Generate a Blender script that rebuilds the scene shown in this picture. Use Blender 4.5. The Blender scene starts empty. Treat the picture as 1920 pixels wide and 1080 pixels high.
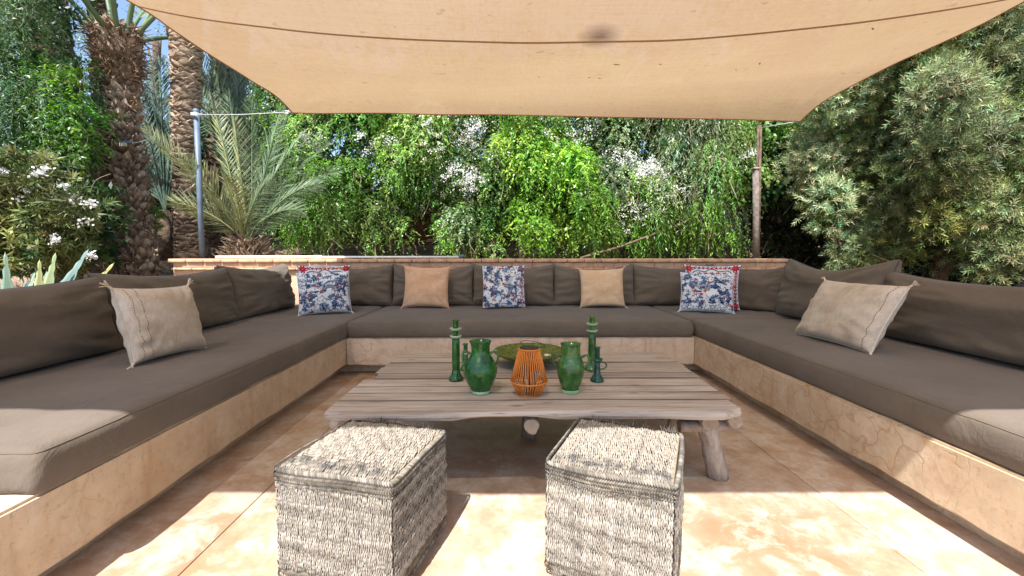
import bpy, bmesh, math, random
import numpy as np
from mathutils import Vector, Matrix, noise

# ------------------------------------------------------------------ camera, sky, sun, exposure
scn = bpy.context.scene
col = scn.collection
RAD = math.radians
F_PX, PITCH, YAW, EYE = 810.0, math.atan(61/810), math.atan(10/810), 1.0
cam_d = bpy.data.cameras.new('camera'); cam = bpy.data.objects.new('camera', cam_d); col.objects.link(cam)
cam.location = (0, 0, EYE); cam.rotation_euler = (math.pi/2 - PITCH, 0, -YAW)
cam_d.sensor_width = 36; cam_d.lens = 36*F_PX/1920; cam_d.clip_start = .02; cam_d.clip_end = 2000
scn.camera = cam
SUN_X, SUN_Y = .19, .60                      # ground shift of a shadow per metre of height
world = bpy.data.worlds.new('World'); scn.world = world; world.use_nodes = True
wn = world.node_tree; wn.nodes.clear()
sky = wn.nodes.new('ShaderNodeTexSky'); sky.sky_type = 'NISHITA'; sky.sun_disc = False
sky.sun_elevation = math.atan(1/math.hypot(SUN_X, SUN_Y)); sky.sun_rotation = RAD(180+17.6)
sky.dust_density = 1.2; sky.ozone_density = 1.5
bgn = wn.nodes.new('ShaderNodeBackground'); bgn.inputs[1].default_value = .115
won = wn.nodes.new('ShaderNodeOutputWorld')
wn.links.new(sky.outputs[0], bgn.inputs[0]); wn.links.new(bgn.outputs[0], won.inputs[0])
sun_d = bpy.data.lights.new('sun', 'SUN'); sun_d.energy = 4.5; sun_d.angle = RAD(.5); sun_d.color = (1, .97, .93)
sun = bpy.data.objects.new('sun', sun_d); col.objects.link(sun)
sun.rotation_euler = Vector((SUN_X, SUN_Y, -1)).to_track_quat('-Z', 'Y').to_euler(); sun.location = (-2, -6, 10)
scn.view_settings.view_transform = 'Standard'; scn.view_settings.look = 'None'
scn.view_settings.gamma = 1; scn.view_settings.exposure = 1.32
scn.view_settings.use_curve_mapping = False
scn.render.engine = 'CYCLES'
scn.cycles.max_bounces = 8; scn.cycles.diffuse_bounces = 4; scn.cycles.transmission_bounces = 5; scn.cycles.transparent_max_bounces = 8

# ------------------------------------------------------------------ helpers
def ray(u, v):
    a, y, z = (u-960)/F_PX, 1.0, -(v-540)/F_PX
    y, z = y*math.cos(PITCH)+z*math.sin(PITCH), z*math.cos(PITCH)-y*math.sin(PITCH)
    return a*math.cos(YAW)+y*math.sin(YAW), y*math.cos(YAW)-a*math.sin(YAW), z
def at_y(u, v, Y):
    x, y, z = ray(u, v); t = Y/y; return Vector((x*t, Y, EYE+z*t))
def at_z(u, v, Z):
    x, y, z = ray(u, v); t = (Z-EYE)/z; return Vector((x*t, y*t, Z))

def tag(o, label=None, cat=None, group=None, kind=None):
    if label: o['label'] = label
    if cat: o['category'] = cat
    if group: o['group'] = group
    if kind: o['kind'] = kind
    return o
def thing(name, label, cat, loc=(0, 0, 0), rot=(0, 0, 0), group=None):
    o = bpy.data.objects.new(name, None); col.objects.link(o); o.empty_display_size = .1
    o.location = loc; o.rotation_euler = rot
    return tag(o, label, cat, group)
def root_of(o):
    while o.parent: o = o.parent
    return o
def link(name, me, mat, parent=None):
    if mat and not me.materials: me.materials.append(mat)
    o = bpy.data.objects.new(name, me); col.objects.link(o)
    if parent: o.parent = parent
    return o
def build(name, V, F, mat, parent=None, smooth=False, C=None, local=False, kind=None):
    """V, F -> one mesh object; V is in world space unless local, and is moved into the frame of the parent's root."""
    V = np.asarray(V, dtype=np.float64).reshape(-1, 3)
    if parent is not None and not local:
        V = V - np.array(root_of(parent).location)
    me = bpy.data.meshes.new(name)
    if isinstance(F, np.ndarray):
        n, k = F.shape
        me.vertices.add(len(V)); me.vertices.foreach_set('co', V.astype(np.float32).ravel())
        me.loops.add(n*k); me.loops.foreach_set('vertex_index', F.astype(np.int32).ravel())
        me.polygons.add(n); me.polygons.foreach_set('loop_start', (np.arange(n)*k).astype(np.int32))
        me.update(calc_edges=True)
    else:
        me.from_pydata([tuple(p) for p in V], [], [tuple(f) for f in F]); me.update()
    if smooth: me.polygons.foreach_set('use_smooth', np.ones(len(me.polygons), dtype=bool))
    if C is not None:
        a = me.color_attributes.new('Col', 'FLOAT_COLOR', 'POINT')
        C4 = np.ones((len(V), 4), dtype=np.float32); C4[:, :3] = C
        a.data.foreach_set('color', C4.ravel())
    o = link(name, me, mat, parent)
    if kind: o['kind'] = kind
    return o
class MB:
    """collects shapes into one mesh"""
    def __init__(s): s.V = []; s.F = []; s.C = []
    def add(s, V, F, c=None):
        b = len(s.V); s.V += [tuple(p) for p in V]; s.F += [tuple(i+b for i in f) for f in F]
        s.C += [c or (1, 1, 1)]*len(V)
    def box(s, x0, x1, y0, y1, z0, z1, c=None):
        s.add([(x0,y0,z0),(x1,y0,z0),(x1,y1,z0),(x0,y1,z0),(x0,y0,z1),(x1,y0,z1),(x1,y1,z1),(x0,y1,z1)],
              [(0,3,2,1),(4,5,6,7),(0,1,5,4),(1,2,6,5),(2,3,7,6),(3,0,4,7)], c)
    def tube(s, P, R, n=8, c=None, cap=True, wob=0, seed=0):
        P = [Vector(p) for p in P]
        if not hasattr(R, '__len__'): R = [R]*len(P)
        V, F = [], []
        t0 = (P[1]-P[0]).normalized(); a = t0.orthogonal().normalized()
        for i, p in enumerate(P):
            t = (P[min(i+1, len(P)-1)]-P[max(i-1, 0)]).normalized()
            a = (a-t*a.dot(t)).normalized(); b = t.cross(a)
            for k in range(n):
                th = 2*math.pi*k/n
                r = R[i]*(1+(wob*noise.noise(Vector((math.cos(th)*1.3+seed, math.sin(th)*1.3, i*.45))) if wob else 0))
                V.append(p+a*math.cos(th)*r+b*math.sin(th)*r)
        for i in range(len(P)-1):
            for k in range(n):
                F.append((i*n+k, i*n+(k+1)%n, (i+1)*n+(k+1)%n, (i+1)*n+k))
        if cap: F.append(tuple(range(n-1, -1, -1))); F.append(tuple((len(P)-1)*n+k for k in range(n)))
        s.add(V, F, c)
    def lathe(s, prof, n=32, c=None, wob=0, seed=0, close=False, cx=0, cy=0, cz=0):
        V, F = [], []
        for j, (r, z) in enumerate(prof):
            for k in range(n):
                th = 2*math.pi*k/n
                rr = r*(1+wob*noise.noise(Vector((math.cos(th)+seed, math.sin(th), z*9))))
                V.append((cx+rr*math.cos(th), cy+rr*math.sin(th), cz+z))
        for j in range(len(prof)-1):
            for k in range(n): F.append((j*n+k, j*n+(k+1)%n, (j+1)*n+(k+1)%n, (j+1)*n+k))
        s.add(V, F, c)
    def put(s, name, mat, parent=None, smooth=False, local=False, kind=None, color=False):
        return build(name, s.V, s.F, mat, parent, smooth, np.array(s.C) if color else None, local, kind)
def bevel(o, w=.01, seg=2):
    m = o.modifiers.new('bevel', 'BEVEL'); m.width = w; m.segments = seg; m.limit_method = 'ANGLE'; m.angle_limit = RAD(40)
    for p in o.data.polygons: p.use_smooth = True
    return o
def catmull(P, n):
    P = [Vector(p) for p in P]; out = []
    for i in range(len(P)-1):
        a, b, c, d = P[max(i-1, 0)], P[i], P[i+1], P[min(i+2, len(P)-1)]
        for k in range(n):
            t = k/n; out.append(.5*((2*b)+(c-a)*t+(2*a-5*b+4*c-d)*t*t+(3*b-a-3*c+d)*t**3))
    out.append(P[-1]); return out

# ------------------------------------------------------------------ materials
class Mat:
    def __init__(s, name, rough=.8, spec=.3):
        s.m = bpy.data.materials.new(name); s.m.use_nodes = True; s.t = s.m.node_tree
        s.b = s.t.nodes['Principled BSDF']; s.out = s.t.nodes['Material Output']
        s.b.inputs['Roughness'].default_value = rough; s.b.inputs['Specular IOR Level'].default_value = spec
    def n(s, typ, props=None, **inp):
        nd = s.t.nodes.new('ShaderNode'+typ)
        for k, v in (props or {}).items(): setattr(nd, k, v)
        for k, v in inp.items():
            i = nd.inputs[int(k[1:])] if k[0] == '_' and k[1:].isdigit() else nd.inputs[k.replace('_', ' ')]
            if isinstance(v, bpy.types.NodeSocket): s.t.links.new(v, i)
            else: i.default_value = v
        return nd
    def l(s, a, b): s.t.links.new(a, b)
    def coord(s, scale=(1, 1, 1), rnd=0, kind='Object', rot=(0, 0, 0)):
        v = s.n('TexCoord').outputs[kind]
        if rnd:
            r = s.n('ObjectInfo').outputs['Random']
            r = s.n('Math', {'operation': 'MULTIPLY'}, _0=r, _1=rnd).outputs[0]
            v = s.n('VectorMath', {'operation': 'ADD'}, _0=v, _1=s.n('CombineXYZ', _0=r, _1=r, _2=r).outputs[0]).outputs[0]
        return s.n('Mapping', Vector=v, Scale=scale, Rotation=rot).outputs[0]
    def noise(s, vec, scale, detail=4, rough=.55, dist=0):
        return s.n('TexNoise', Vector=vec, Scale=scale, Detail=detail, Roughness=rough, Distortion=dist).outputs['Fac']
    def ramp(s, fac, stops, interp='LINEAR'):
        nd = s.n('ValToRGB', Fac=fac); cr = nd.color_ramp; cr.interpolation = interp
        while len(cr.elements) < len(stops): cr.elements.new(.5)
        for e, (p, c) in zip(cr.elements, stops):
            e.position = p; e.color = (*c, 1) if hasattr(c, '__len__') else (c, c, c, 1)
        return nd.outputs[0]
    def mix(s, f, a, b, mode='MIX'):
        nd = s.n('Mix', {'data_type': 'RGBA', 'blend_type': mode})
        for i, v in ((0, f), (6, a), (7, b)):
            if isinstance(v, bpy.types.NodeSocket): s.l(v, nd.inputs[i])
            elif i == 0: nd.inputs[0].default_value = v
            else: nd.inputs[i].default_value = (*v, 1) if hasattr(v, '__len__') else (v, v, v, 1)
        return nd.outputs[2]
    def base(s, c):
        if isinstance(c, bpy.types.NodeSocket): s.l(c, s.b.inputs['Base Color'])
        else: s.b.inputs['Base Color'].default_value = (*c, 1)
    def bump(s, h, strength=.4, dist=.01):
        b = s.n('Bump', Height=h, Strength=strength, Distance=dist)
        if getattr(s, 'lastb', None): s.l(s.lastb, b.inputs['Normal'])
        s.lastb = b.outputs[0]; s.l(s.lastb, s.b.inputs['Normal'])

def mat_plaster(name, c0, c1, c2, crack=(.36, .17, .065)):
    m = Mat(name, .82, .2); v = m.coord()
    big = m.noise(v, 2.4, 7, .68); fine = m.noise(v, 14, 5, .65)
    c = m.ramp(big, [(.3, c0), (.52, c1), (.72, c2)])
    c = m.mix(m.ramp(fine, [(.42, 0.0), (.70, .6)]), c, tuple(x*.70 for x in c1))
    c = m.mix(m.ramp(m.noise(v, 55, 4, .7), [(.56, 0.0), (.68, .55)]), c, tuple(x*.55 for x in c1))
    w = m.n('VectorMath', {'operation': 'ADD'}, _0=v, _1=m.n('VectorMath', {'operation': 'SCALE'}, _0=m.n('TexNoise', Vector=v, Scale=5, Detail=3).outputs['Color'], Scale=.22).outputs[0]).outputs[0]
    vo = m.n('TexVoronoi', {'feature': 'DISTANCE_TO_EDGE'}, Vector=w, Scale=7.5).outputs['Distance']
    vo2 = m.n('TexVoronoi', {'feature': 'DISTANCE_TO_EDGE'}, Vector=w, Scale=3.0).outputs['Distance']
    msk = m.ramp(m.noise(v, 1.1, 2), [(.42, 0.0), (.6, 1.0)])
    k1 = m.ramp(vo, [(0, 1.0), (.022, .25), (.06, 0.0)]); k2 = m.ramp(vo2, [(0, .9), (.04, .4), (.13, 0.0)])
    k1 = m.n('Math', {'operation': 'MULTIPLY'}, _0=k1, _1=msk).outputs[0]
    k = m.n('Math', {'operation': 'MAXIMUM'}, _0=k1, _1=m.n('Math', {'operation': 'MULTIPLY'}, _0=k2, _1=m.ramp(m.noise(v, 2.3, 3), [(.45, 0.0), (.62, .8)])).outputs[0]).outputs[0]
    c = m.mix(m.n('Math', {'operation': 'MULTIPLY'}, _0=k, _1=.5).outputs[0], c, crack)
    drip = m.noise(m.coord((9, 9, .8)), 1.0, 4, .6)       # rusty runs down the face
    c = m.mix(m.ramp(drip, [(.56, 0.0), (.72, .5)]), c, crack)
    m.base(c); m.bump(fine, .25, .006); m.bump(m.n('Math', {'operation': 'SUBTRACT'}, _0=1.0, _1=k).outputs[0], .3, .004)
    return m.m
M_PLASTER = mat_plaster('tadelakt_plaster', (.48, .33, .20), (.59, .46, .32), (.68, .58, .45))
M_PLASTER_PALE = mat_plaster('pale_plaster', (.55, .41, .29), (.63, .50, .37), (.70, .57, .44))
M_WALL = mat_plaster('pink_render', (.58, .37, .25), (.63, .42, .29), (.66, .47, .34), (.45, .26, .17))

def mat_floor():
    m = Mat('polished_earth_concrete', .5, .35); v = m.coord(); 
    a = m.noise(v, 1.15, 6, .62, .4); b = m.noise(v, 5.5, 8, .72, .5); f = m.noise(v, 38, 4, .6)
    c = m.ramp(a, [(.30, (.34, .175, .09)), (.46, (.445, .31, .215)), (.60, (.50, .39, .30)), (.75, (.55, .47, .39))])
    c = m.mix(m.ramp(b, [(.48, 0.0), (.56, .5), (.72, .75)]), c, (.60, .54, .47))
    c = m.mix(m.ramp(b, [(.30, .5), (.45, 0.0)]), c, (.32, .19, .115))
    c = m.mix(m.ramp(f, [(.35, .25), (.6, 0.0)]), c, (.30, .18, .10))
    w = m.n('VectorMath', {'operation': 'ADD'}, _0=v, _1=m.n('VectorMath', {'operation': 'SCALE'}, _0=m.n('TexNoise', Vector=v, Scale=3, Detail=4).outputs['Color'], Scale=.5).outputs[0]).outputs[0]
    vo = m.n('TexVoronoi', {'feature': 'DISTANCE_TO_EDGE'}, Vector=w, Scale=.9).outputs['Distance']
    c = m.mix(m.ramp(m.noise(v, 11, 6, .7), [(.36, .5), (.5, 0.0)]), c, (.33, .21, .13))
    c = m.mix(m.ramp(m.n('TexVoronoi', Vector=v, Scale=3.1).outputs['Distance'], [(0, .6), (.012, .4), (.018, 0.0)]), c, (.18, .10, .06))
    m.base(c); m.l(m.ramp(b, [(.3, .42), (.7, .68)]), m.b.inputs['Roughness'])
    m.bump(f, .12, .004); m.bump(b, .15, .01); return m.m
M_FLOOR = mat_floor()
def simple(name, c, rough=.7, spec=.3, nscale=12, amt=.35, bump=.2, metal=0, bd=.004, rnd=0, stretch=(1, 1, 1)):
    m = Mat(name, rough, spec); v = m.coord(stretch, rnd); n1 = m.noise(v, nscale, 5, .6)
    m.base(m.mix(m.ramp(n1, [(.3, 0.0), (.7, 1.0)]), tuple(x*(1-amt) for x in c), tuple(min(1, x*(1+amt*.6)) for x in c)))
    m.b.inputs['Metallic'].default_value = metal
    if bump: m.bump(n1, bump, bd)
    return m.m
def mat_fabric(name, c, c2, wv=260, bump=.10):
    m = Mat(name, .92, .12); v = m.coord((1, 1, 1), 7)
    n1 = m.noise(v, 2.2, 4, .6); n2 = m.noise(v, 22, 4, .7)
    cc = m.mix(m.ramp(n1, [(.35, 0.0), (.7, 1.0)]), c, c2)
    cc = m.mix(m.ramp(n2, [(.3, .18), (.6, 0.0)]), cc, tuple(x*.6 for x in c))
    m.base(cc); m.b.inputs['Sheen Weight'].default_value = .10; m.b.inputs['Sheen Roughness'].default_value = .6
    wa = m.n('TexWave', {'bands_direction': 'X'}, Vector=v, Scale=wv/6.28*1.0, Distortion=.6, Detail=1).outputs['Fac']
    wb = m.n('TexWave', {'bands_direction': 'Y'}, Vector=v, Scale=wv/6.28, Distortion=.6, Detail=1).outputs['Fac']
    m.bump(m.n('Math', {'operation': 'ADD'}, _0=wa, _1=wb).outputs[0], bump, .0015)
    m.bump(m.noise(v, 6, 4, .6, 1.0), .5, .018); return m.m
M_TAUPE = mat_fabric('taupe_canvas', (.122, .097, .074), (.155, .126, .098))
M_TAUPE_SEAM = simple('taupe_piping', (.11, .085, .063), .9, .1, 60, .2)
def mat_linen(name, c, c2, patch, grain):
    m = Mat(name, .95, .08); v = m.coord((1, 1, 1), 5)
    cc = m.mix(m.ramp(m.noise(v, 6, 5, .65), [(.35, 0.0), (.68, 1.0)]), c, c2)
    cc = m.mix(m.ramp(m.noise(v, 9, 3, .5, 1), [(.56, 0.0), (.68, .5)]), cc, patch)
    cc = m.mix(m.ramp(m.noise(m.coord(grain, 5), 1, 3, .7), [(.35, .35), (.6, 0.0)]), cc, tuple(x*.6 for x in c))
    m.base(cc); m.b.inputs['Sheen Weight'].default_value = .2
    m.bump(m.noise(m.coord(grain, 5), 1, 3, .7), .4, .002); m.bump(m.noise(v, 12, 3), .4, .012); return m.m
M_BEIGE = mat_linen('natural_sabra_cloth', (.47, .385, .30), (.62, .55, .47), (.50, .36, .26), (260, 30, 30))
M_PEACH = mat_linen('peach_sabra_cloth', (.56, .33, .20), (.66, .44, .29), (.66, .50, .37), (20, 260, 260))
M_PEACH2 = mat_linen('sand_sabra_cloth', (.58, .38, .23), (.68, .49, .32), (.70, .55, .42), (20, 260, 260))
M_WHITE_CLOTH = mat_fabric('white_cotton', (.62, .65, .70), (.70, .72, .75), 500, .2)
M_THREAD = simple('pale_thread', (.68, .58, .46), .9, .1, 90, .2, .3)
M_DARK_THREAD = simple('brown_thread', (.12, .08, .06), .9, .1, 90, .2, .3)
def stitch(name, c):
    m = Mat(name, .75, .25); v = m.coord()
    m.base(m.mix(m.ramp(m.noise(v, 120, 3), [(.3, 0.0), (.7, 1.0)]), tuple(x*.6 for x in c), c))
    m.bump(m.noise(v, 300, 2), .4, .002); return m.m
EMB = dict(navy=stitch('navy_thread', (.015, .045, .12)), blue=stitch('blue_thread', (.08, .19, .38)), grey=stitch('grey_thread', (.30, .38, .45)),
           red=stitch('red_thread', (.46, .02, .045)), coral=stitch('coral_thread', (.55, .12, .05)), plum=stitch('plum_thread', (.20, .08, .14)))
def mat_wood(name, a, b, d, axis=(1.2, 22, 22)):
    m = Mat(name, .85, .15); v = m.coord(axis, 20)
    g = m.noise(v, 1.0, 7, .68, .9); g2 = m.noise(m.coord((axis[0]*3, axis[1]*4, axis[2]*4), 20), 1.0, 5, .7)
    c = m.ramp(g, [(.24, d), (.38, a), (.62, b), (.8, tuple(min(1, x*1.2) for x in b))])
    c = m.mix(m.ramp(g2, [(.31, .75), (.44, 0.0)]), c, d)
    c = m.mix(m.ramp(m.noise(m.coord((1, 1, 1), 20), 3.5, 4), [(.5, 0.0), (.75, .5)]), c, (.27, .19, .14))
    kn = m.n('TexVoronoi', Vector=m.coord((2.2, 6, 6), 20), Scale=1.4).outputs['Distance']
    c = m.mix(m.ramp(kn, [(0, .9), (.07, .35), (.12, 0.0)]), c, d)
    pr = m.n('ObjectInfo').outputs['Random']; c = m.mix(1.0, c, m.ramp(pr, [(0, (.78, .76, .75)), (.5, (1, .97, .93)), (1, (1.12, 1.12, 1.12))]), 'MULTIPLY')
    m.base(c); m.bump(g, .5, .006); m.bump(g2, .6, .003); return m.m
M_PLANK = mat_wood('weathered_plank', (.31, .265, .225), (.44, .39, .34), (.075, .055, .042), (1.6, 26, 26))
M_PLANKEDGE = mat_wood('dark_plank_edge', (.11, .085, .065), (.17, .14, .11), (.05, .04, .03))  # darker wood for the plank sides, so the joints read as dark lines
M_LOG = mat_wood('weathered_log', (.24, .20, .17), (.36, .31, .27), (.07, .05, .035), (18, 2, 18))
M_LEG = mat_wood('grey_leg_wood', (.26, .23, .21), (.40, .37, .34), (.08, .06, .05), (26, 26, 2))
def mat_endgrain():
    m = Mat('end_grain', .9, .1); v = m.coord((1, 0, 1))
    m.base(m.mix(m.noise(v, 40, 4), (.16, .11, .07), (.46, .38, .30))); return m.m
M_END = mat_endgrain()
def mat_attr(name, rough=.6, spec=.3, trans=0., bump=0, tint=(1.15, 1.25, .55)):
    m = Mat(name, rough, spec); a = m.n('Attribute', {'attribute_name': 'Col'}).outputs['Color']; m.base(a)
    if bump: m.bump(m.noise(m.coord(), 160, 3), bump, .003)
    if trans:
        tr = m.n('BsdfTranslucent', Color=m.mix(1.0, a, tint, 'MULTIPLY')).outputs[0]
        mx = m.n('MixShader', Fac=trans, _1=m.b.outputs[0], _2=tr); m.l(mx.outputs[0], m.out.inputs[0])
    return m.m
M_LEAF = mat_attr('leaf', .38, .55, .42)
M_DULL_LEAF = mat_attr('matt_leaf', .5, .32, .25, tint=(1.1, 1.15, .7))
M_PETAL = mat_attr('petal', .7, .2, .3, tint=(1, 1, 1))
M_WICKER = mat_attr('bleached_rush', .8, .2, 0, .4)
M_SCALE = mat_attr('palm_bark', .9, .15, 0, .6)
M_BARK = simple('bark', (.15, .105, .075), .95, .1, 16, .6, .8, bd=.02)
M_GREYBARK = simple('grey_bark', (.19, .16, .135), .9, .1, 22, .5, .6, bd=.01)
M_TWIG = simple('twig', (.30, .24, .17), .9, .1, 30, .4)
M_BRICK = simple('cap_brick', (.60, .36, .235), .85, .2, 16, .3, .4, rnd=9)
M_MORTAR = simple('mortar', (.55, .42, .32), .95, .1, 40, .3, .4)
M_POLE = simple('blue_grey_paint', (.12, .165, .22), .5, .4, 9, .25, .1)
M_WHITE_METAL = simple('white_enamel', (.78, .78, .76), .35, .5, 9, .06, .05)
M_STEEL = simple('steel', (.5, .5, .5), .35, .5, 9, .15, .05, 1)
M_ROPE = simple('white_rope', (.6, .6, .6), .8, .2, 50, .2)
M_BLACK = simple('black_metal', (.02, .02, .022), .45, .4, 30, .3, .1)
M_GLASSY = simple('lamp_glass', (.62, .55, .40), .15, .6, 12, .1, 0)
M_CORD = simple('orange_cord', (.62, .20, .035), .65, .3, 120, .3, .4)
M_HEM = simple('sail_hem', (.36, .22, .12), .85, .15, 50, .2)
M_MIDWICK = simple('inner_rush', (.27, .23, .175), .9, .1, 60, .4)
M_DARKWICK = simple('dark_rush', (.11, .09, .065), .9, .1, 60, .4)
def mat_glaze(name, deep, mid, light):
    m = Mat(name, .13, .45); v = m.coord((1, 1, 1), 3)
    c = m.ramp(m.noise(v, 11, 6, .65, 1.2), [(.30, deep), (.50, mid), (.68, light)])
    z = m.n('SeparateXYZ', Vector=v).outputs[2]
    c = m.mix(m.ramp(m.noise(m.coord((30, 30, 5), 3), 1, 4), [(.62, 0.0), (.72, .55)]), c, light)
    m.base(c); m.l(m.ramp(m.noise(v, 30, 4), [(.4, .10), (.72, .38)]), m.b.inputs['Roughness'])
    m.b.inputs['Coat Weight'].default_value = .15; m.b.inputs['Coat Roughness'].default_value = .06
    m.bump(m.noise(v, 28, 3), .25, .006); m.bump(m.noise(m.coord((2, 2, 90)), 1, 2), .25, .003); return m.m
M_GLAZE = mat_glaze('green_glaze', (.003, .03, .006), (.008, .075, .012), (.035, .15, .025))
M_GLAZE2 = mat_glaze('mottled_green_glaze', (.005, .035, .010), (.028, .10, .02), (.10, .18, .05))
M_GLAZE3 = mat_glaze('blue_green_glaze', (.005, .03, .02), (.014, .065, .04), (.04, .12, .07))
M_FOOT = mat_glaze('pale_green_glaze', (.12, .26, .12), (.25, .40, .22), (.40, .48, .32))
M_TRAY = simple('dyed_green_palm_fibre', (.135, .155, .035), .8, .2, 50, .5, .8, bd=.006)
def mat_sail():
    m = Mat('sand_shade_cloth', .9, .1); v = m.coord()
    n1 = m.noise(v, .8, 4, .6); n2 = m.noise(v, 220, 2)
    c = m.mix(m.ramp(n1, [(.3, 0.0), (.7, 1.0)]), (.62, .465, .305), (.67, .515, .35))
    st = m.n('VectorMath', {'operation': 'LENGTH'}, _0=m.n('VectorMath', {'operation': 'MULTIPLY'},
         _0=m.n('VectorMath', {'operation': 'SUBTRACT'}, _0=v, _1=(.32, .68, -.08)).outputs[0], _1=(1, 1.2, .2)).outputs[0]).outputs['Value']
    st = m.n('Math', {'operation': 'ADD'}, _0=st, _1=m.n('Math', {'operation': 'MULTIPLY'}, _0=m.noise(m.coord((8, 60, 8)), 1, 5, .7), _1=.10).outputs[0]).outputs[0]
    c = m.mix(m.ramp(st, [(.055, 1.0), (.10, .7), (.21, 0.0)]), c, (.13, .07, .03))
    c = m.mix(m.ramp(m.noise(v, 30, 3), [(.3, .2), (.5, 0.0)]), c, (.45, .28, .15))
    c = m.mix(m.ramp(m.noise(m.coord((1.5, 120, 1)), 1, 3, .7), [(.35, .22), (.6, 0.0)]), c, (.46, .30, .17))
    c = m.mix(m.ramp(m.noise(m.coord((120, 1.5, 1)), 1, 3, .7), [(.35, .15), (.6, 0.0)]), c, (.46, .30, .17))
    c = m.mix(m.ramp(m.noise(m.coord((9, 16, 9)), 1, 2), [(.70, 0.0), (.74, .35)]), c, (.30, .17, .08))
    m.base(c); m.bump(n2, .3, .002)
    tr = m.n('BsdfTranslucent', Color=m.mix(1.0, c, (1.0, .93, .84), 'MULTIPLY')).outputs[0]
    mx = m.n('MixShader', Fac=.29, _1=m.b.outputs[0], _2=tr).outputs[0]
    tp = m.n('BsdfTransparent', Color=(1, .93, .82, 1)).outputs[0]       # open weave lets a little sun straight through
    mx2 = m.n('MixShader', Fac=.07, _1=mx, _2=tp).outputs[0]
    m.l(mx2, m.out.inputs[0]); return m.m
M_SAIL = mat_sail()
def mat_soil():
    m = Mat('dry_earth', .95, .1); v = m.coord()
    c = m.ramp(m.noise(v, 2.0, 8, .7), [(.3, (.16, .105, .07)), (.5, (.30, .215, .15)), (.7, (.45, .35, .26))])
    c = m.mix(m.ramp(m.noise(v, 45, 5, .7), [(.4, .7), (.6, 0.0)]), c, (.12, .075, .05))
    m.base(c); m.bump(m.noise(v, 25, 6, .7), .8, .04); return m.m
M_SOIL = mat_soil()
M_EARTHWALL = simple('rammed_earth', (.17, .085, .045), .95, .1, 5, .5, .8, bd=.04)

# ------------------------------------------------------------------ ground, floor, wall
rng = np.random.default_rng(7); rnd = random.Random(11)
def sst(a, b, x):
    t = min(1, max(0, (x-a)/(b-a))); return t*t*(3-2*t)
def ground_z(x, y):
    back = .62*sst(4.9, 5.6, y)+.75*sst(5.9, 9.0, y)
    left = .50*sst(-2.8, -3.8, x)*sst(.3, 1.6, y); right = .35*sst(3.0, 4.0, x)*sst(.3, 1.6, y)
    z = -.03+max(back, left, right)
    if z > .0: z += .10*noise.noise(Vector((x*.9, y*.9, 0)))+.035*noise.noise(Vector((x*4, y*4, 3)))
    return z
def make_ground():
    xs = sorted(set([-300, -120, -50, -25, -16]+[round(-12+.22*i, 3) for i in range(112)]+[16, 25, 50, 120, 300]))
    ys = sorted(set([-300, -120, -50, -20, -8]+[round(-5+.22*i, 3) for i in range(82)]+[16, 22, 40, 90, 300, 600]))
    V = [(x, y, ground_z(x, y)) for y in ys for x in xs]; nx = len(xs)
    F = [(j*nx+i, j*nx+i+1, (j+1)*nx+i+1, (j+1)*nx+i) for j in range(len(ys)-1) for i in range(nx-1)]
    tag(build('ground', V, F, M_SOIL, None, True), kind='structure')
make_ground()
floor = build('floor', *(lambda m: (m.V, m.F))((lambda m: (m.box(-2.9, 3.2, -3.2, 4.95, -.12, -.006), m)[1])(MB())), simple('joint_grout', (.10, .06, .035), .95), None)
tag(floor, kind='structure')
XJ = [-3.38, -1.03, 1.32, 3.67]; YJ = [-3.2, -.9, 1.35, 3.7, 4.95]
for i in range(3):
    for j in range(4):
        m = MB(); g = .0022
        x0, x1 = max(XJ[i], -2.9)+g, min(XJ[i+1], 3.2)-g
        y0, y1 = YJ[j]+g, YJ[j+1]-g
        if j == 1: y1 = YJ[3]-g
        if j == 2: continue
        m.box(x0, x1, y0, y1, -.05, 0)
        bevel(m.put('slab', M_FLOOR, floor), .002, 1)

def brick_box(name, x0, x1, y0, y1, z0, z1, mat, parent, w=.006):
    m = MB(); m.box(x0, x1, y0, y1, z0, z1); return bevel(m.put(name, mat, parent), w, 1)
WX0, WX1, WY = -3.83, 3.25, 4.97
gw = thing('garden_wall', 'long low pink rendered wall with brick capping behind the back bench', 'wall', (0, WY+.17, 0))
m = MB(); m.box(WX0+.02, WX1-.02, WY+.02, WY+.30, -.05, .917); m.put('wall_core', M_WALL, gw)
n = 36; L = (WX1-WX0)/n
for i in range(n):
    x = WX0+i*L; j = rnd.uniform(-.003, .003)
    brick_box('brick', x+.003, x+L-.003, WY-.035+j, WY+.34+j, .920, .962+rnd.uniform(-.002, .002), M_BRICK, gw)
n2 = 30; L2 = (WX1-WX0-.04)/n2
for i in range(n2):
    x = WX0+.02+i*L2; j = rnd.uniform(-.002, .002)
    brick_box('brick', x+.003, x+L2-.003, WY-.022+j, WY+.018, .835, .862, M_BRICK, gw, .004)
for i in range(n2):
    x = WX0+.02+(i+.5)*L2
    brick_box('brick', x+.0015, min(WX1-.02, x+L2)-.0015, WY-.008+rnd.uniform(-.001, .001), WY+.0185, .865, .9165, M_WALL, gw, .003)

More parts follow.
